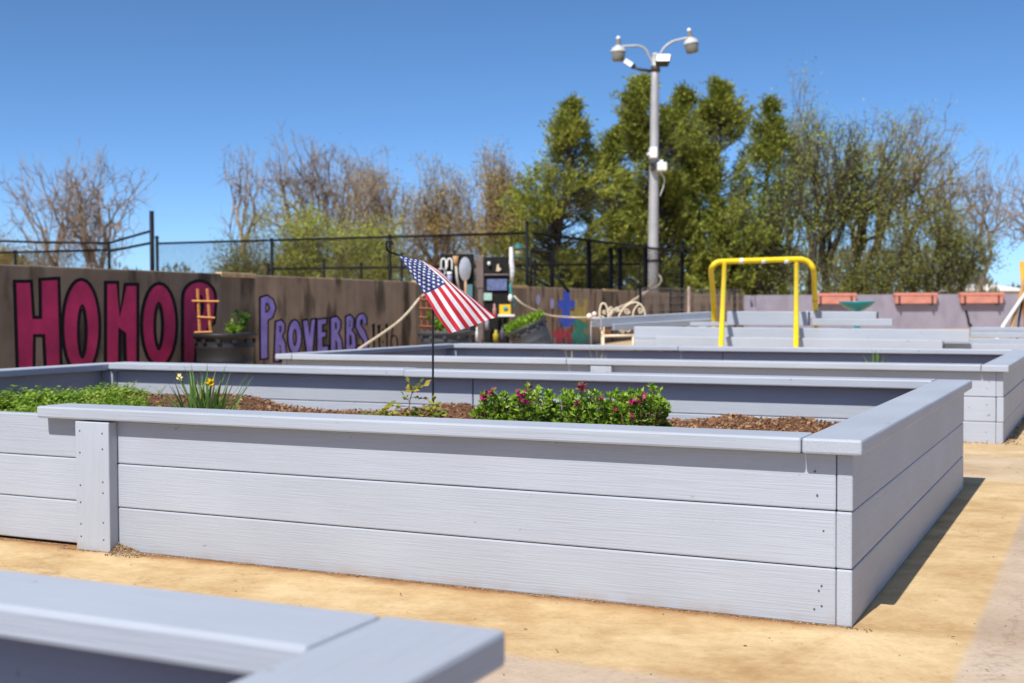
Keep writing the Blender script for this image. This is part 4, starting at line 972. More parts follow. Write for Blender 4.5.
m = MB(); poly = [(496, 271), (497, 265), (498.5, 263.5), (499, 267), (501.5, 269), (499, 271.5)]
vs = [at(x, y, BY - .03) for x, y in poly]; m.add(vs + [v + Vector((0, .02, 0)) for v in vs], [tuple(range(6)), tuple(range(11, 5, -1))] + [(i, i + 6, (i + 1) % 6 + 6, (i + 1) % 6) for i in range(6)]); single(m, 'bird_ornament', simple('cream_ornament', (0.7, 0.55, 0.38), .6), 'small cream bird shaped ornament on the upper black panel', 'ornament')
# white hanging roll and ribbon
t = thing('wind_chime', 'white birch like hanging roll with a teal ribbon right of the boards', 'wind chime', at(512, 300, BY - .1).xy.to_3d()); bs = Vector(t.location)
m = MB(); m.tube([at(511, 247, BY - .1) - bs, at(511.5, 262, BY - .1) - bs, at(512.5, 270, BY - .1) - bs, at(511.5, 284, BY - .1) - bs], [1.6 * mpp(BY), 2.6 * mpp(BY), 2.6 * mpp(BY), 1.4 * mpp(BY)], 10); m.build('roll', simple('mottled_white_bark', (0.66, 0.66, 0.68), .7, .3, 30), t)
m = MB(); m.tube(spline([at(511, 283, BY - .1) - bs, at(510.5, 290, BY - .1) - bs, at(512.5, 298, BY - .1) - bs, at(514, 307, BY - .1) - bs], 4), [1.3 * mpp(BY)] * 13, 6); m.build('ribbon', simple('teal_ribbon', (0.03, 0.30, 0.30), .6), t)
m = MB(); m.tube([at(511, 247, BY - .1) - bs, at(511, 232, BY - .1) - bs], .008, 5); m.tube([at(511, 232, BY - .1) - bs, at(519, 229, BY - .1) - bs], .008, 5); m.build('wire', M_fence, t)
m = MB(); c_ = at(510.3, 298, BY - .14); m.lathe([(.001, -.05), (.03, -.03), (.03, .02), (.015, .05), (.001, .05)], c_, 10); single(m, 'white_jar', M_white, 'small white jar beside the ribbon at the board edge', 'jar')
# bird feeder lantern
t = thing('bird_feeder', 'small tan and green bird feeder hanging before the fence', 'bird feeder', at(518.5, 256, BY + .8)); bs = Vector(t.location)
m = MB(); m.lathe([(.001, 0), (.055, .0), (.055, .11), (.001, .11)], n=10); m.build('seed_tube', simple('straw_seed', (0.42, 0.36, 0.18), .6), t)
m = MB(); m.lathe([(.085, .11), (.06, .15), (.001, .2)], n=10); m.lathe([(.001, -.02), (.09, -.02), (.09, .0), (.001, .0)], n=10); m.build('roof_and_tray', simple('dark_green_feeder', (0.03, 0.14, 0.12), .5), t)
m = MB(); m.tube([(0, 0, .19), (0, 0, .45)], .005, 4); m.build('hook', M_fence, t)
# birdhouse
M_yy = simple('yellow_box_paint', (0.75, 0.48, 0.02), .5); 
t = thing('birdhouse', 'small yellow birdhouse with teal dot on a white ledge by the black board', 'birdhouse', at(505, 314.5, BY - .3)); 
m = MB(); w_ = 11.5 * mpp(BY - .3); h_ = 10.0 * mpp(BY - .3); m.box((-w_ / 2, 0, 0), (w_ / 2, .14, h_), 0, .004); m.build('house_body', M_yy, t)
m = MB(); m.box((-w_ * .62, -.05, -.028), (w_ * .85, .15, -.001), 0, .003); m.build('ledge', M_white, t)
m = MB(); m.tube([(.01, .004, h_ * .55), (.01, -.006, h_ * .55)], w_ * .2, 12); m.build('entrance', M_teal, t)
m = MB(); m.box((-.02, .1, -(t.location.z)), (.02, .14, -.03)); m.build('stake', M_bb, t)
# small pots and bottles at foot of board
for (x, y0, y1, r, col, lab_) in ((496, 342, 330, 3, (0.42, 0.33, 0.03), 'mustard yellow bottle at the foot of the black board'), (487, 330, 316, 2.1, (0.35, 0.33, 0.40), 'pale narrow bottle hanging low on the black board'), (494.5, 318, 304, 1.9, (0.45, 0.22, 0.22), 'pinkish narrow bottle beside the birdhouse'), (477, 342, 327, 1.5, (0.75, 0.72, 0.70), 'thin white candle stick below the flag tip'), (503, 341, 326, 3.2, (0.08, 0.09, 0.13), 'dark slate jar below the birdhouse')):
    c_ = at(x, y0, BY - .12); hh_ = (y0 - y1) * mpp(BY); rr = r * mpp(BY); m = MB()
    m.lathe([(.001, 0), (rr, 0), (rr, hh_ * .65), (rr * .5, hh_ * .8), (rr * .5, hh_), (.001, hh_)], c_, 12); o = single(m, 'bottle', simple('glaze_' + lab_.split()[0], col, .4), lab_, 'bottle', 'odds and ends on the tool board')
m = MB(); a = at(470, 343, BY); b_ = at(511, 343, BY); m.box((a.x, BY - .3, a.z - .03), (b_.x, BY - .02, a.z)); 
m.box((a.x, BY - .3, 0), (a.x + .05, BY - .25, a.z - .031)); m.box((b_.x - .05, BY - .3, 0), (b_.x, BY - .25, a.z - .031)); single(m, 'potting_shelf', M_mauve, 'low weathered shelf in front of the black board', 'shelf')

# ------------------------------------------------------------------ iron bench
M_cream = simple('cream_painted_iron', (0.72, 0.62, 0.46), 0.5, 0.12, 15)
BYY = 16.4; bb_ = at(620, 336, BYY); base = Vector((bb_.x, BYY, 0))
t = thing('scroll_bench', 'cream wrought iron bench with scrolled arch back behind the boards', 'bench', base)
Q = lambda x, y, d=0: at(x, y, BYY + d) - base
def curl(cx, cy, r0, turns, d=0, st=0, sgn=1, n=18):
    return [Q(cx + r0 * (1 - .8 * i / n) * math.cos(st + sgn * turns * 2 * math.pi * i / n), cy + r0 * (1 - .8 * i / n) * math.sin(st + sgn * turns * 2 * math.pi * i / n), d) for i in range(n + 1)]
m = MB(); rr = 0.9 * mpp(BYY)
m.tube(spline([Q(617, 330), Q(619, 316), Q(626, 306), Q(635, 302.3), Q(642, 306), Q(645, 314), Q(645.3, 332)], 5), rr, 8)
m.tube(spline([Q(633, 330), Q(633, 314), Q(636, 307), Q(640, 303.5)], 4), rr * .8, 8)
m.tube(spline([Q(601, 330), Q(599.5, 316), Q(601, 305), Q(605, 304), Q(608, 312), Q(609, 330)], 5), rr, 8)
m.build('back_frame', M_cream, t)
for cx, cy, r0, st, sg in ((627, 311, 3.2, 0, 1), (640, 310.5, 3.0, 2, -1), (604.5, 312, 2.2, 1, 1), (622, 331, 3, 3, 1), (628.5, 330, 3, 0, -1), (611, 309, 2.5, 2, 1), (617.5, 309.5, 2.6, 0, 1)):
    m = MB(); m.tube(curl(cx, cy, r0, 1.4, 0, st, sg), rr * .65, 6); m.build('scroll', M_cream, t)
m = MB(); m.tube([Q(603.5, 336, -.4), Q(633, 335.5, -.4)], rr * 1.4, 8); m.tube([Q(603.5, 336, -.4), Q(602, 334, 0)], rr * 1.2, 8); m.tube([Q(633, 335.5, -.4), Q(645, 334, 0)], rr * 1.2, 8)
for i in range(9): 
    f_ = i / 8; m.tube([Q(603.5 + 29.5 * f_, 336, -.4), Q(602 + 43 * f_, 334, 0)], rr * .5, 5)
m.build('seat', M_cream, t)
for (x, y, d) in ((603.5, 336, -.4), (633, 335.5, -.4), (602, 330, 0), (645, 330, 0)):
    p = Q(x, y, d); m = MB(); m.tube([(p.x, p.y, p.z), (p.x, p.y, 0)], rr, 8); m.build('leg', M_cream, t)
m = MB(); m.tube(spline([Q(601, 316, 0), Q(604, 318, -.2), Q(604, 325, -.38), Q(603.5, 336, -.4)], 4), rr * .8, 8); m.build('armrest', M_cream, t)
c_ = at(606.5, 334.5, BYY - .2)
m = MB(); r_p = 5.5 * mpp(BYY); m.lathe([(.001, 0), (r_p * .65, 0), (r_p * .92, r_p * 1.3), (r_p * 1.05, r_p * 1.3), (r_p * 1.05, r_p * 1.75), (r_p * .9, r_p * 1.75), (r_p * .85, r_p * 1.4), (.001, r_p * 1.4)], c_, 18)
single(m, 'flower_pot', simple('terracotta', (0.42, 0.15, 0.07), .8, .2, 12), 'small terracotta pot on the cream iron bench', 'pot')
t = thing('garden_stake_light', 'garden stake with two small white pink globes left of the bench', 'stake light', at(591, 330, 15.6).xy.to_3d()); bs = Vector(t.location)
m = MB(); p = at(591, 320, 15.6) - bs; m.tube([(0, 0, 0), p], .009, 6); m.build('stake', M_wire, t)
for (x, y, r) in ((589.3, 316.2, 2.9), (594.5, 314, 2.4)):
    p = at(x, y, 15.6) - bs; r = r * mpp(15.6); m = MB(); m.lathe([(r * math.sin(math.pi * i / 8) + .0005, -r * math.cos(math.pi * i / 8)) for i in range(9)], p, 14); m.build('globe', simple('blush_white_globe', (0.85, 0.72, 0.68), .4), t)

# ------------------------------------------------------------------ garden flag
PY = 4.85
pb = on_soil(433, PY)
t = thing('garden_flag_stand', 'thin black metal stand with curled end holding the small flag', 'flag stand', pb)
fp = lambda x, y, d=0: at(x, y, PY + d) - pb
m = MB(); r_ = 0.0042
m.tube(spline([(0, 0, -.05), fp(433, 400), fp(433, 340), fp(433.3, 285), fp(432.5, 270, .02), fp(428, 266, .02), fp(410, 259.5, .02), fp(397, 254.5, .02), fp(389, 251.5, .01), fp(386.5, 248, 0), fp(386.3, 243.5, 0), fp(388, 240.8, 0), fp(391, 241.3, 0), (fp(393, 244.5, 0))], 6), r_, 8); m.build('stand_rod', M_black, t)
# flag surface
ctrl = {0: [(398, 255), (410, 257.8), (421, 260.5), (430, 265.0), (436, 268.5)],
        .2: [(411, 274), (421, 271.5), (433, 270.8), (439, 272), (444.5, 275)],
        .4: [(423.5, 293), (435, 288), (445.5, 282.5), (450, 282), (453.5, 284)],
        .7: [(436.5, 315), (449, 309), (461.5, 302), (469.5, 299), (474.5, 299.5)],
        1.0: [(449.5, 333.5), (463, 329.0), (478, 324), (488, 319.5), (496.5, 317.5)]}
ts = sorted(ctrl); wsx = [0, .27, .54, .77, 1.0]
def interp(arr, xs, x):
    for i in range(len(xs) - 1):
        if x <= xs[i + 1] + 1e-9:
            f_ = (x - xs[i]) / (xs[i + 1] - xs[i]); p0 = Vector(arr[max(i - 1, 0)]); p1 = Vector(arr[i]); p2 = Vector(arr[i + 1]); p3 = Vector(arr[min(i + 2, len(arr) - 1)])
            return 0.5 * ((2 * p1) + (p2 - p0) * f_ + (2 * p0 - 5 * p1 + 4 * p2 - p3) * f_ ** 2 + (3 * p1 - p0 - 3 * p2 + p3) * f_ ** 3)
    return Vector(arr[-1])
def flagpt(w_, t_):
    rows = [tuple(interp(ctrl[q_], wsx, w_)) for q_ in ts]
    p = interp(rows, ts, t_)
    d = 0.02 * math.sin(t_ * 5 + w_ * 4) * t_ + 0.035 * w_ * t_ + 0.019 * math.sin(w_ * 13 + t_ * 2.0) * (.25 + t_) + (0.05 * (w_ - .54) if w_ > .54 else 0)
    return fp(p.x, p.y, d - .025 - .10 * t_)
M_fr = simple('flag_red', (0.56, 0.018, 0.040), .75, .08, 30, bump=.25, bscale=400); M_fw = simple('flag_white', (0.80, 0.79, 0.80), .75, .05, 30, bump=.25, bscale=400); M_fb = simple('flag_blue', (0.022, 0.045, 0.19), .75, .1, 30, bump=.25, bscale=400)
for mm in (M_fr, M_fw, M_fb):
    n_ = mm.node_tree; b_ = n_.nodes['Principled BSDF']; tr = n_.nodes.new('ShaderNodeBsdfTranslucent'); n_.links.new(b_.inputs['Base Color'].links[0].from_socket, tr.inputs[0])
    mx = n_.nodes.new('ShaderNodeMixShader'); mx.inputs[0].default_value = .2; n_.links.new(b_.outputs[0], mx.inputs[1]); n_.links.new(tr.outputs[0], mx.inputs[2]); n_.links.new(mx.outputs[0], n_.nodes['Material Output'].inputs[0])
nw, ntt = 52, 60
m = MB(); vs = [flagpt(i / nw, j / ntt) for j in range(ntt + 1) for i in range(nw + 1)]
fs = []; 
def fmat(w_, t_):
    if w_ < 7 / 13 and t_ < .42: return 2
    return 0 if int(w_ * 13) % 2 == 0 else 1
for j in range(ntt):
    for i in range(nw):
        a = j * (nw + 1) + i; fs.append((a, a + 1, a + nw + 2, a + nw + 1))
m.add(vs, fs, 0, True)
m.m = [fmat((i + .5) / nw, (j + .5) / ntt) for j in range(ntt) for i in range(nw)]
fo = m.build('small_flag', [M_fr, M_fw, M_fb], loc=pb); tag(fo, 'small stars and stripes flag blowing sideways on the thin black stand', 'flag')
# stars
m = MB(); sc_w, sc_t = 7 / 13, .42
for ci in range(11):
    for ri in range(9):
        if (ci + ri) % 2: continue
        wc = sc_w * (ri + 1) / 10; tc_ = sc_t * (ci + 1) / 12
        for side in (-1, 1):
            c_ = flagpt(wc, tc_); nrm = (flagpt(wc + .01, tc_) - c_).cross(flagpt(wc, tc_ + .01) - c_).normalized() * .0012 * side
            pts = []
            for k_ in range(10):
                rr = (1 if k_ % 2 == 0 else .42); a_ = 2 * math.pi * k_ / 10
                pts.append(flagpt(max(0, wc + .038 * rr * math.cos(a_)), max(0, tc_ + .019 * rr * math.sin(a_))) + nrm)
            m.add([c_ + nrm] + pts, [(0, k_ + 1, (k_ + 1) % 10 + 1) for k_ in range(10)])
m.build('stars', M_fw, fo)

# ------------------------------------------------------------------ plants in the front bed
random.seed(31)
M_rosel = leaf_mat('rose_leaves', [(0.04, 0.09, 0.02), (0.15, 0.20, 0.03), (0.42, 0.38, 0.05), (0.30, 0.14, 0.05)], trans=.3, scale=9)
M_daff = leaf_mat('daffodil_leaves', [(0.07, 0.15, 0.04), (0.15, 0.27, 0.06), (0.32, 0.44, 0.14)], trans=.25, scale=9, rough=.4)
M_azl = leaf_mat('flower_shrub_leaves', [(0.06, 0.15, 0.015), (0.17, 0.32, 0.025), (0.34, 0.52, 0.05), (0.55, 0.66, 0.16)], trans=.3, scale=14, rough=.35)
M_fuch = leaf_mat('fuchsia_petals', [(0.26, 0.01, 0.08), (0.48, 0.02, 0.15), (0.60, 0.08, 0.27)], trans=.2, scale=20)
M_yf = simple('daffodil_yellow', (0.85, 0.58, 0.01), .5, .1); M_stem = simple('woody_stem', (0.20, 0.12, 0.06), .8, .3, 20)
M_dry = leaf_mat('dry_leaf', [(0.42, 0.32, 0.14), (0.58, 0.48, 0.25)], trans=.2, scale=9)
def blade(mb, base, az, lean, L, W, curve=.3, mi=0, n=6):
    h = Vector((math.cos(az), math.sin(az), 0)); side = Vector((-h.y, h.x, 0)); p = Vector(base); ang = lean; vs = []
    for i in range(n + 1):
        f_ = i / n; w_ = W * (1 - f_ ** 3) * .5 + .0004
        vs += [p - side * w_, p + side * w_ ]
        d = h * math.sin(ang) + Vector((0, 0, 1)) * math.cos(ang); p = p + d * L / n; ang += curve / n
    mb.add(vs, [(2 * i, 2 * i + 1, 2 * i + 3, 2 * i + 2) for i in range(n)], mi, True)
# daffodils: right in the middle of the back half
dc = on_soil(203, 5.0)
t = thing('daffodil_clump', 'clump of daffodil leaves with one open yellow flower', 'plant', dc)
m = MB()
for i in range(135):
    a = rnd(0, 6.28); b0 = Vector((rnd(-.05, .05), rnd(-.04, .04), -.01))
    blade(m, b0, a, rnd(.02, .80), rnd(.17, .34), rnd(.011, .018), rnd(.0, .5), 0 if rnd(0, 1) < .93 else 1)
blade(m, (.02, 0, 0), 0.1, .75, .30, .011, -.2); blade(m, (.0, 0, 0), 3.1, .7, .24, .011, .2); blade(m, (-.02, 0, 0), 3.0, .9, .22, .009, .5, 1)
m.build('leaves', [M_daff, M_dry], t)
def daff(p, s, ph, mats, yaw):
    m = MB(); m.tube(spline([(0, 0, 0), Vector(p) * .5 + Vector((0, 0, .02)), Vector(p) + Vector((0, .008, .0))], 4), .0028, 6); st = m.build('flower_stem', M_daff, t)
    m = MB(); f_ = Vector((math.sin(yaw), -math.cos(yaw), -.15)).normalized(); u_ = f_.orthogonal().normalized(); v_ = f_.cross(u_)
    for k_ in range(6):
        a_ = k_ * math.pi / 3 + ph; d = u_ * math.cos(a_) + v_ * math.sin(a_) - f_ * .15; m.leaf(p, d, f_, s, s * .75, 0, .002)
    MM = Matrix((u_, v_, f_)).transposed()
    m.lathe([(s * .25, 0), (s * .28, s * .4), (s * .42, s * .6)], p, 10, M=MM); m.lathe([(s * .001, s * .1), (s * .24, s * .1)], p, 10, M=MM); m.build('flower_head', mats, st)
daff(at(210.5, 382.5, 4.93) - dc, .021, .2, M_yf, .5); daff(at(179.5, 377, 4.96) - dc, .018, .4, simple('faded_yellow', (0.72, 0.66, 0.30), .5), -.6)
# weed
herb('seedling', 'tiny green seedling alone between the daffodils and the rose', on_soil(318, 4.6) + Vector((0, 0, .0)), .05, .03, 26, M_azl, L=.035, W=.02, stems=3)
herb('seedling', 'low creeping sprout with dark leaves left of the rose bush', on_soil(349, 4.7), .03, .09, 26, M_green, L=.035, W=.015, stems=5)
# rose
rc = on_soil(412, 4.7); rc.z -= .005
t = thing('rose_bush', 'small young rose bush with yellowing leaves beside the flag stand', 'plant', rc)
ms = MB(); ml = MB()
def rose_leafs(p, d, s=1.0):
    s *= 1.3
    d = Vector(d).normalized(); tip = p + d * .035 * s; ms.tube([p, tip], .0009, 4)
    sd = d.cross(Vector((0, 0, 1))); sd = sd.normalized() if sd.length > .1 else Vector((1, 0, 0))
    for q_, k_ in ((tip, 0), (p + d * .022 * s, 1), (p + d * .022 * s, -1), (p + d * .012 * s, 1), (p + d * .012 * s, -1)):
        dd_ = d if k_ == 0 else (sd * k_ + d * .4 + Vector((0, 0, rnd(-.3, .3)))); ml.leaf(q_, dd_, Vector((rnd(-.4, .4), -.6, rnd(.3, 1))), .022 * s, .014 * s, 0, .002)
canes = [[(0, 0, 0), (0.004, 0, .05), (-.006, 0, .10), (.002, .0, .135)], [(.01, 0, 0), (.03, .01, .03), (.05, 0, .055), (.065, 0, .062)], [(-.01, 0, 0), (-.02, 0, .045), (-.05, .01, .08), (-.075, 0, .083)], [(.0, .01, .02), (.02, 0, .07), (.035, 0, .095), (.055, 0, .085)], [(-.06, 0, -.01), (-.07, 0, .02), (-.085, 0, .035), (-.105, .01, .04)]]
for cn in canes:
    cn = [Vector(c_) * 1.75 for c_ in cn]; sp_ = spline(cn, 4); ms.tube(sp_, [.0036 * (1 - .6 * i / (len(sp_) - 1)) for i in range(len(sp_))], 6)
    for i in range(2, len(sp_)):
        for _ in range(1 if i < len(sp_) - 2 else 3):
            d = rvec(); d.z = d.z * .5 + .15; rose_leafs(sp_[i], d, rnd(.8, 1.3))
ms.build('canes', M_stem, t); ml.build('leaves', M_rosel, t)
m = MB(); c_ = on_soil(428, 4.6) + Vector((0, 0, .012)); m.lathe([(.001, -.014), (.014, -.01), (.018, 0), (.012, .012), (.001, .014)], c_, 8); tag(m.build('pebble', M_white), 'small white pebble at the foot of the flag stand', 'pebble')
# flowering shrubs
def flower_shrub(px, Y, wpx, toppy, flowers, lab):
    c = on_soil(px, Y); r = wpx * mpp(Y) / 2 * 1.22; h = at(px, toppy + 4, Y).z - c.z
    t = thing('flowering_shrub', lab, 'shrub', c, 0, 'low fuchsia flowering plants in the front bed')
    ms = MB(); ml = MB()
    for i in range(80):
        a = rnd(0, 6.28); q_ = math.sqrt(rnd(0, 1)); top = Vector((math.cos(a) * r * q_, math.sin(a) * r * q_ * .9, h * rnd(.5, 1.08) * (1 - .18 * q_ * q_)))
        sp_ = spline([(top.x * .15, top.y * .15, -.01), Vector((top.x * .7, top.y * .7, top.z * .5)), top], 4); ms.tube(sp_, .0018, 4)
        for k_ in range(3, len(sp_)):
            for _ in range(3):
                d = rvec(); d.z = abs(d.z) * .7 + .1; ml.leaf(sp_[k_], d, rvec() + Vector((0, 0, 1)), rnd(.018, .031), rnd(.008, .014), 0, .0015)
        for _ in range(7):
            d = rvec(); d.z = abs(d.z) + .2; ml.leaf(top, d, rvec() + Vector((0, 0, 1)), rnd(.018, .030), rnd(.008, .013), 0, .0015)
    ms.build('stems', M_stem, t); ml.build('leaves', M_azl, t)
    for (fx, fy, n_) in flowers:
        m = MB(); c2 = at(fx, fy, Y - r * .85) - c; n_ = int(n_ * 1.3)
        sp_ = spline([(c2.x * .4, c2.y * .3, 0), Vector((c2.x * .9, c2.y * .8, c2.z * .6)), c2], 4); sm_ = MB(); sm_.tube(sp_, .002, 4)
        for k_ in range(4, len(sp_)):
            for _ in range(7):
                d = rvec(); d.z = abs(d.z) * .7; sm_.leaf(sp_[k_], d, rvec() + Vector((0, 0, 1)), rnd(.018, .03), rnd(.008, .013), 1, .0015)
        sm_.build('flower_sprig', [M_stem, M_azl], t)
        for _ in range(n_):
            o_ = rvec() * rnd(.004, .020); nn = rvec() + Vector((0, -.6, .5))
            for k_ in range(5):
                a_ = k_ * 1.257 + rnd(0, .3); u_ = nn.orthogonal().normalized(); v_ = nn.normalized().cross(u_); m.leaf(c2 + o_, u_ * math.cos(a_) + v_ * math.sin(a_), nn, .0085, .007, 0, 0)
        m.build('flower_cluster', M_fuch, t)
flower_shrub(497, 4.55, 40, 393, [(484, 396, 14), (491, 392, 7)], 'flowering plant at the left end of the green row, fuchsia tips at its edge')
flower_shrub(531, 4.55, 46, 388, [(519, 394, 12), (523, 401, 8), (528, 388, 3)], 'taller flowering plant, second from the left end, beside two fuchsia clusters')
flower_shrub(571, 4.6, 50, 392, [(582, 386, 16), (577, 402, 3)], 'flowering plant in the middle of the row with a fuchsia cluster at top')
flower_shrub(607, 4.55, 44, 391, [(614, 406, 5), (600, 398, 3)], 'mostly leafy plant right of the middle, dull pink bud low down')
flower_shrub(643, 4.5, 46, 385, [(634, 402, 18), (641, 396, 8), (632, 416, 5)], 'flowering plant at the right end with the biggest fuchsia cluster')
# taller sprigs
for (px, py, n_) in ((536, 388, 16), (590, 389, 12), (657, 387, 26), (663, 392, 10), (668, 410, 14)):
    pass
# ground cover
M_gc = leaf_mat('feathery_green', [(0.05, 0.12, 0.012), (0.15, 0.28, 0.025), (0.32, 0.47, 0.06), (0.46, 0.44, 0.13)], trans=.35, scale=8)
m = MB(); cnt = 0
while cnt < 3600:
    px = rnd(-60, 160); Y = rnd(4.3, 6.4); p = on_soil(px, Y); x, y = bed1_local(p)
    if not (-BN + .06 < x < -.1 and .12 < y < BL - .06): continue
    dens = 1 - max(0, (px - 120) / 40)
    if rnd(0, 1) > dens or noise.noise(Vector((x * 3, y * 3, 0))) < -.35: continue
    cnt += 1; H_ = (.075 + .05 * noise.noise(Vector((x * 2.2, y * 2.2, 5)))) * (.6 + .4 * dens)
    a = rnd(0, 6.28); L = H_ * rnd(.7, 1.6); lean = rnd(.1, 1.1); h = Vector((math.cos(a), math.sin(a), 0)); pts = []
    q_ = p.copy(); an = lean
    for i in range(5):
        d = h * math.sin(an) + Vector((0, 0, math.cos(an))); 
        if i:
            sd = Vector((-h.y, h.x, 0))
            for sg in (-1, 1): m.leaf(q_, sd * sg + d * .7, Vector((0, 0, 1)) + rvec() * .5, L * .34 * (1.1 - i * .15), L * .12, 0)
        q_ = q_ + d * L / 5; an += .25
    m.leaf(p, (q_ - p), rvec(), (q_ - p).length * 1.1, L * .07)
tag(m.build('ground_cover', M_gc), 'low feathery bright green ground cover at the left end of the front bed', 'ground cover', kind='stuff')
# tufts in second bed
def tuft(px, py, Y, hpx, n, mat, lab):
    c = at(px, py, Y); x = c; c.z = .215; m = MB(); top = at(px, py - hpx, Y).z - c.z
    for i in range(n): blade(m, (rnd(-.03, .03), rnd(-.03, .03), 0), rnd(0, 6.28), rnd(0, .45), top * rnd(.75, 1.05), .010, .2)
    tag(m.build('grass_tuft', mat, loc=c), lab, 'grass tuft', 'tufts in the second bed')
tuft(543, 362, 8.7, 14, 9, M_dry, 'wispy dry grass tuft in the second bed, leftmost of the tufts')
tuft(574, 362, 8.8, 15, 10, M_dry, 'wispy dry grass tuft in the second bed, second from the left')
tuft(598, 362, 8.9, 17, 11, M_dry, 'tallest thin green tuft in the second bed, near the post')
tuft(877, 362, 8.1, 13, 26, M_lime, 'small green weed alone at the right end of the second bed')

# ------------------------------------------------------------------ trees
def crown_points(rs, n, ctr, rad, seed, zmin, lobes=.45, bias=.5):
    out = []
    while len(out) < n:
        v = Vector((rs.gauss(0, 1), rs.gauss(0, 1), rs.gauss(0, 1))).normalized()
        k = 1 + lobes * noise.noise(Vector((v.x * 1.6 + seed, v.y * 1.6, v.z * 1.6 + seed * 2))) + .35 * lobes * noise.noise(v * 4 + Vector((seed, 0, 0)))
        r = rs.random() ** bias * k
        p = Vector((ctr[0] + v.x * r * rad[0], ctr[1] + v.y * r * rad[1], ctr[2] + v.z * r * rad[2]))
        if p.z > zmin and noise.noise(Vector((p.x * .75 + seed * 3, p.y * .75, p.z * .75))) > -.16 + .25 * (rs.random() - .5): out.append(p)
    return out
def branch_tree(rs, root, pts, segs, tips, rtip, expo=.46, f0=.42, jit=.10, depth=0):
    if len(pts) == 1:
        d = pts[0] - root; L = d.length
        mid = root + d * .5 + Vector((rs.gauss(0, 1), rs.gauss(0, 1), rs.gauss(0, 1))) * L * .07
        segs.append(([root, mid, pts[0]], [rtip * 1.3, rtip, rtip * .6], depth)); tips.append((pts[0], d.normalized() if L > 0 else Vector((0, 0, 1)))); return
    c = sum(pts, Vector()) / len(pts); d = c - root; L = d.length
    f = f0 * rs.uniform(.75, 1.25) if len(pts) > 3 else .5
    q = root + d * f + Vector((rs.gauss(0, 1), rs.gauss(0, 1), rs.gauss(0, .7))) * L * jit * f
    mid = (root + q) * .5 + Vector((rs.gauss(0, 1), rs.gauss(0, 1), rs.gauss(0, .6))) * L * jit * f * .6
    r0 = rtip * len(pts) ** expo
    segs.append(([root, mid, q], [r0 * 1.06, r0 * .98, r0 * .92], depth))
    # split across the widest direction seen from the fork
    best = None
    for _ in range(5):
        a = Vector((rs.gauss(0, 1), rs.gauss(0, 1), rs.gauss(0, .7))); a = a - d.normalized() * a.dot(d.normalized())
        if a.length < .01: continue
        a.normalize(); var = sum(((p - c).dot(a)) ** 2 for p in pts[:60])
        if best is None or var > best[0]: best = (var, a)
    a = best[1]; sp = sorted(pts, key=lambda p: (p - q).normalized().dot(a)); k = max(1, min(len(sp) - 1, int(len(sp) * rs.uniform(.3, .7))))
    branch_tree(rs, q, sp[:k], segs, tips, rtip, expo, f0, jit, depth + 1); branch_tree(rs, q, sp[k:], segs, tips, rtip, expo, f0, jit, depth + 1)
def tree(name, px, Y, top, wpx, label, bark, leafm=None, leaf_n=0, leaf_L=.08, seed=1, n=700, cx=None, low=.22, stems=1, rtip=.010, twigs=3, twigL=.45, spread=.22, lobes=.5, bias=.5, group='trees beyond the walls', f0=.48, spine=None):
    """crown envelope wpx wide whose top reaches pixel row top; cx is the crown centre column"""
    rs = random.Random(seed); base = at(px, 300, Y); base.z = 0; H_ = at(px, top, Y).z; cx = px if cx is None else cx
    ox = (cx - px) * mpp(Y); rx = wpx * mpp(Y) / 2; zc = H_ * (.52 + low * .42); rz_ = H_ - zc
    rz_ *= .96; pts = crown_points(rs, n, (ox, 0, zc), (rx, rx * .8, rz_), seed * 1.37, H_ * low * .8, lobes, bias)
    mx_ = sorted(p.z for p in pts)[-3]; 
    for p in pts: p.z = p.z * (H_ / mx_ if p.z > zc else 1)
    t = thing(name, label, 'tree', base, 0, group); mt = MB(); mc = MB(); segs = []; tips = []
    if stems > 1: pts.sort(key=lambda p: math.atan2(p.x - ox * .5, p.z) + rs.gauss(0, .12))
    for k in range(stems):
        sub = pts[k * n // stems:(k + 1) * n // stems]; r0 = Vector((rs.gauss(0, .12) + (k - (stems - 1) / 2) * .25, rs.gauss(0, .2), -.05))
        branch_tree(rs, r0, sub, segs, tips, rtip, f0=f0)
    thick = rtip * (n / stems) ** .46 * .42
    for p_, r_, dep in segs:
        if r_[0] > thick: mt.tube(p_, r_, 7, cap=False)
        elif r_[0] > rtip * 2.2: mc.tube(p_, r_, 4, cap=False)
        else: mc.tube(p_, r_, 3, cap=False, smooth=False)
    for p, d in tips:
        for _ in range(twigs):
            v = (d + Vector((rs.gauss(0, .7), rs.gauss(0, .7), rs.gauss(.05, .6)))).normalized(); L = twigL * rs.uniform(.4, 1.2); q0 = p - d * L * rs.uniform(0, .8)
            mc.tube([q0, q0 + v * L * .5, q0 + v * L + Vector((0, 0, rs.gauss(0, .1) * L))], [rtip * .75, rtip * .6, rtip * .35], 3, cap=False, smooth=False)
    mt.build('trunk', bark, t)
    for _ in range(leaf_n):
        p, d = tips[rs.randrange(len(tips))]; o_ = Vector((rs.gauss(0, spread), rs.gauss(0, spread), rs.gauss(0, spread)))
        mc.leaf(p + o_, Vector((rs.uniform(-1, 1), rs.uniform(-1, 1), rs.uniform(-.6, 1))), Vector((rs.uniform(-1, 1), rs.uniform(-1, 1), rs.uniform(-1, 1))), leaf_L * rs.uniform(.5, 1.4), leaf_L * .6 * rs.uniform(.6, 1.2), 1)
    mc.build('crown', [bark, leafm or bark], t)
    return t
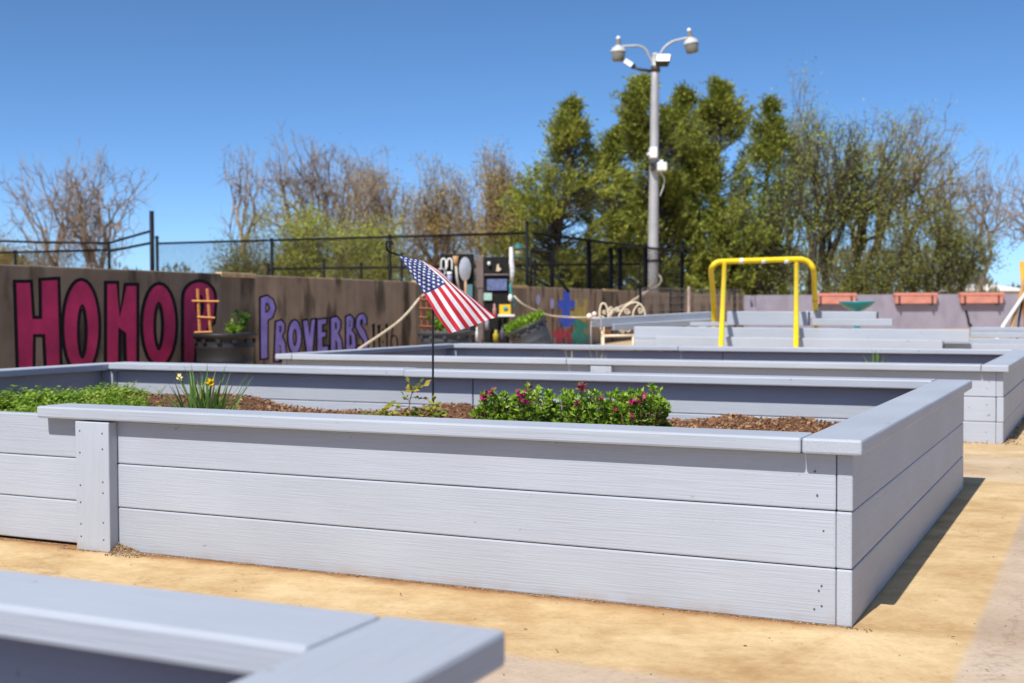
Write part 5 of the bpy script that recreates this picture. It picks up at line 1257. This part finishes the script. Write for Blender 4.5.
M_bark = simple('grey_brown_bark', (0.19, 0.15, 0.115), .9, .3, 4); M_barkr = simple('reddish_twig_bark', (0.25, 0.20, 0.16), .9, .3, 4); M_barkd = simple('dark_bark', (0.055, 0.045, 0.035), .9, .3, 4)
M_budt = leaf_mat('tan_buds', [(0.34, 0.22, 0.08), (0.50, 0.36, 0.13), (0.45, 0.42, 0.13)], scale=.6); M_budg = leaf_mat('yellow_green_buds', [(0.24, 0.29, 0.04), (0.38, 0.43, 0.07), (0.52, 0.55, 0.12)], scale=.6)
M_budp = leaf_mat('pale_spring_leaves', [(0.17, 0.24, 0.05), (0.29, 0.37, 0.08), (0.42, 0.50, 0.14)], scale=.6); M_olive = leaf_mat('olive_brown_leaves', [(0.14, 0.16, 0.03), (0.23, 0.25, 0.05), (0.32, 0.30, 0.08)], scale=.7)
TY = 44
tree('bare_tree', 88, 43, 152, 146, 'leafless spreading tree alone at the far left', M_barkr, seed=5, n=620, cx=80, low=.25, stems=3, rtip=.010, twigs=3, twigL=.5)
tree('bare_tree', 322, 50, 138, 150, 'tall leafless reddish tree rising above the lime green bushes', M_barkr, M_budt, 900, .09, seed=8, n=800, cx=315, low=.25, stems=2, rtip=.011, twigs=3, twigL=.5)
tree('bare_tree', 372, 55, 150, 100, 'brown twiggy tree between the red leafless tree and the tan ones', M_barkr, M_budt, 9000, .085, seed=18, n=600, low=.22, stems=2, rtip=.012, twigs=3, twigL=.5)
tree('leafless_limb_tree', 268, 48, 150, 60, 'thin leafless tree leaning left over the chain link fence', M_barkr, seed=12, n=120, cx=246, low=.45, rtip=.012, twigs=3, twigL=.5)
tree('budding_tree', 437, 52, 160, 86, 'tan budding tree, left of the pair before the evergreens', M_bark, M_budt, 11000, .085, seed=23, n=500, low=.25, stems=2, rtip=.011, spread=.25)
tree('budding_tree', 492, 50, 150, 84, 'tan orange budding tree touching the evergreens on its right', M_bark, M_budt, 13000, .085, seed=29, n=520, low=.25, stems=2, rtip=.011, spread=.25)
tree('lime_bush', 300, 44, 205, 100, 'lime green budding bush under the tall red leafless tree', M_bark, M_budg, 15000, .08, seed=31, n=420, low=.1, stems=4, rtip=.008, spread=.2, lobes=.8)
tree('lime_bush', 365, 45, 218, 96, 'lime green budding bush, right one behind the chain link fence', M_bark, M_budg, 12000, .08, seed=34, n=380, low=.1, stems=4, rtip=.008, spread=.2, lobes=.8)
tree('olive_bush', 243, 43, 240, 66, 'low olive bush at the left foot of the lime green ones', M_bark, M_olive, 9000, .08, seed=36, n=300, low=.05, stems=4, rtip=.008)
tree('golden_bush', 12, 48, 236, 110, 'golden leaved bush peeking over the wall at the far left edge', M_bark, leaf_mat('golden_leaves', [(0.28, 0.18, 0.04), (0.42, 0.30, 0.07)]), 12000, .08, seed=37, n=300, low=.05, stems=4, rtip=.008)

M_cedar = leaf_mat('cedar_foliage', [(0.06, 0.085, 0.02), (0.16, 0.19, 0.035), (0.30, 0.33, 0.05), (0.46, 0.45, 0.08)], trans=.15, scale=1.1, rough=.7)
def cedar(px, Y, top, wpx, label, seed, n=430, low=.06):
    rs = random.Random(seed); base = at(px, 300, Y); base.z = 0; H_ = at(px, top, Y).z; Rr = wpx * mpp(Y) / 2
    t = thing('cedar_tree', label, 'tree', base, 0, 'dark evergreens behind the lamp post'); mt = MB(); mc = MB()
    wob = lambda z: Vector((.25 * math.sin(z * .7 + seed), .25 * math.cos(z * .6 + seed * 2), z))
    tr = [wob(H_ * i / 12) - Vector((wob(0).x, wob(0).y, 0)) for i in range(13)]
    mt.tube(tr, [.17 * (1 - .88 * i / 12) for i in range(13)], 7)
    cnt = 0
    while cnt < n:
        f_ = rs.random() ** .85 * (1 - low) + low; z = H_ * f_; a = rs.uniform(0, 6.283)
        env = (1 - f_) ** .58 * 1.12 * (.58 + .95 * noise.noise(Vector((math.cos(a) * 1.5 + seed, math.sin(a) * 1.5, z * .55))) + .45) * (1 if f_ > .2 else .6 + 2 * f_)
        L = Rr * max(.05, env) * (rs.random() ** .42)
        if f_ > .93: L *= .5
        elif rs.random() < .10: L *= 1.3
        if noise.noise(Vector((math.cos(a) * L * .8 + seed * 5, math.sin(a) * L * .8, z * .85))) < -.03 and f_ < .95: continue
        tz = max(.1, z - L * rs.uniform(.25, .75)); k = tz / H_ * 12; ti = min(11, int(k)); p0 = tr[ti].lerp(tr[ti + 1], k - ti)
        end = Vector((tr[min(12, int(f_ * 12))].x + math.cos(a) * L, tr[min(12, int(f_ * 12))].y + math.sin(a) * L, z)); d = (end - p0)
        if d.length < .05: continue
        cnt += 1; dn = d.normalized()
        mt.tube([p0, p0 + d * .5 - Vector((0, 0, .05 * d.length)), end], [.012 + .012 * d.length, .014, .006], 4, cap=False)
        s_ = rs.uniform(.20, .42) * (1 if f_ < .85 else .7)
        up = Vector((0, 0, 1)); sd = dn.cross(up); sd = sd.normalized() if sd.length > .1 else Vector((1, 0, 0))
        for sp in range(5):     # a spray: several plumes fanning out from the branch end
            pd = (dn + sd * rs.gauss(0, .55) + up * rs.gauss(.5, .4)).normalized(); pl = s_ * rs.uniform(.9, 2.5); o0 = end - dn * s_ * rs.uniform(0, .9)
            for _ in range(12):
                u = rs.random(); q = o0 + pd * pl * u + Vector((rs.gauss(0, 1), rs.gauss(0, 1), rs.gauss(0, 1))) * s_ * .17 * (1.15 - u)
                mc.leaf(q, pd + Vector((rs.gauss(0, .5), rs.gauss(0, .5), rs.gauss(0, .5))), Vector((rs.uniform(-1, 1), rs.uniform(-1, 1), rs.uniform(-1, 1))), rs.uniform(.08, .17), rs.uniform(.03, .055), 0)
    for _ in range(60):   # leader tip
        z = H_ * (1 - .07 * rs.random()); mc.leaf(Vector((tr[12].x + rs.gauss(0, .05), tr[12].y + rs.gauss(0, .05), z)), Vector((rs.gauss(0, .3), rs.gauss(0, .3), 1)), rvec(), .16, .05, 0)
    mt.build('trunk', M_barkd, t); mc.build('crown', M_cedar, t); return t
cedar(563, 41, 108, 110, 'dark evergreen, leftmost of the group, with a pointed top', 41, 702)
cedar(603, 43, 132, 88, 'lower dark evergreen between the leftmost one and the lamp post', 42, 567)
cedar(643, 42, 82, 115, 'tall dark evergreen directly behind the lamp post', 43, 756)
cedar(690, 44, 96, 110, 'dark evergreen just right of the lamp post', 44, 702)
cedar(728, 43, 84, 110, 'tall dark evergreen, second from the right of the group', 45, 729)
cedar(762, 46, 104, 79, 'dark evergreen at the right end of the group, half hidden by its neighbour', 47, 486)
cedar(520, 55, 190, 52, 'small distant evergreen left of the main group', 46, 270)
tree('spring_tree', 796, 47, 84, 70, 'slender pale green tree right of the evergreens', M_bark, M_budp, 6500, .085, seed=51, n=420, cx=800, low=.3, stems=2, rtip=.011, spread=.28)
tree('spring_tree', 770, 42, 175, 80, 'dark stemmed pale green tree below the rightmost evergreen', M_barkd, M_budp, 4500, .075, seed=53, n=300, low=.25, stems=3, rtip=.012)
tree('spring_tree', 826, 44, 120, 130, 'wide many stemmed budding tree with dark trunks', M_barkd, M_budg, 9500, .075, seed=55, n=620, cx=845, low=.3, stems=4, rtip=.012, spread=.25, lobes=.6)
tree('spring_tree', 868, 46, 110, 165, 'arching budding tree with bare outer twigs on its right', M_bark, M_budg, 9500, .075, seed=57, n=680, cx=895, low=.35, stems=3, rtip=.012, spread=.2, lobes=.6)
tree('olive_bush', 935, 40, 202, 120, 'dense olive brown bushy tree above the middle planter', M_barkd, M_olive, 11000, .08, seed=61, n=620, low=.08, stems=4, rtip=.008, spread=.22)
tree('olive_bush', 862, 41, 240, 80, 'low olive bush above the planter behind the bird bath', M_barkd, M_olive, 6000, .075, seed=62, n=300, low=.08, stems=4, rtip=.007, spread=.2)
tree('bare_tree', 1060, 40, 150, 130, 'leafless tree reaching in from beyond the right edge', M_barkr, seed=65, n=500, low=.25, stems=2, rtip=.010, twigs=3)
tree('bare_tree', 965, 50, 150, 110, 'faint leafless tree behind the olive bush, fading into sky', M_barkr, seed=67, n=520, low=.3, stems=2, rtip=.009, twigs=3)

# far woodland mass
random.seed(77)
M_far = leaf_mat('far_brush', [(0.10, 0.085, 0.06), (0.15, 0.13, 0.085), (0.12, 0.15, 0.06), (0.19, 0.15, 0.12)], trans=.1, scale=.3, rough=.9)
m = MB()
def brush(px0, px1, Y0, Y1, tp, n):
    for _ in range(n):
        px = rnd(px0, px1); Y = rnd(Y0, Y1); top = tp + 10 * noise.noise(Vector((px * .03, Y * .1, 0))); top += (300 - top) * max(0, 1 - min(px - px0, px1 - px) / 55.0) ** 1.5; zt = max(.5, at(px, top, Y).z) * rnd(.05, 1) ** .6
        p = at(px, 300, Y); p.z = zt; m.leaf(p, Vector((rnd(-.5, .5), rnd(-.5, .5), 1)), rvec(), rnd(.25, .6), rnd(.06, .16))
brush(225, 520, 60, 75, 262, 6000); brush(480, 1000, 55, 75, 254, 10000); brush(-60, 60, 60, 75, 255, 2500); brush(985, 1110, 70, 80, 282, 2500); brush(60, 230, 70, 80, 270, 1200)
tag(m.build('far_woodland', M_far), 'far brushy woodland band behind the trees', 'woodland', kind='stuff')
# distant house
hb = at(997, 300, 58); hb.z = 0
t = thing('distant_house', 'distant house with pale roof just above the right planter', 'house', hb, .15)
m = MB(); ze = at(997, 291, 58).z; zr = at(997, 283.5, 58).z; m.box((-1.6, 0, 0), (1.6, 3, ze)); m.build('wall', simple('tan_siding', (0.5, 0.42, 0.34), .8), t)
m = MB(); m.add([(-1.9, -.3, ze), (1.9, -.3, ze), (1.9, 3.3, ze), (-1.9, 3.3, ze), (-.7, 1.5, zr), (.5, 1.5, zr)], [(0,1,5,4),(1,2,5),(2,3,4,5),(3,0,4),(0,3,2,1)]); m.build('roof', simple('pale_roof', (0.75, 0.72, 0.70), .7), t)
m = MB(); m.box((-.5, -.012, ze * .4), (.1, .01, ze * .8)); m.build('window', M_black, t)
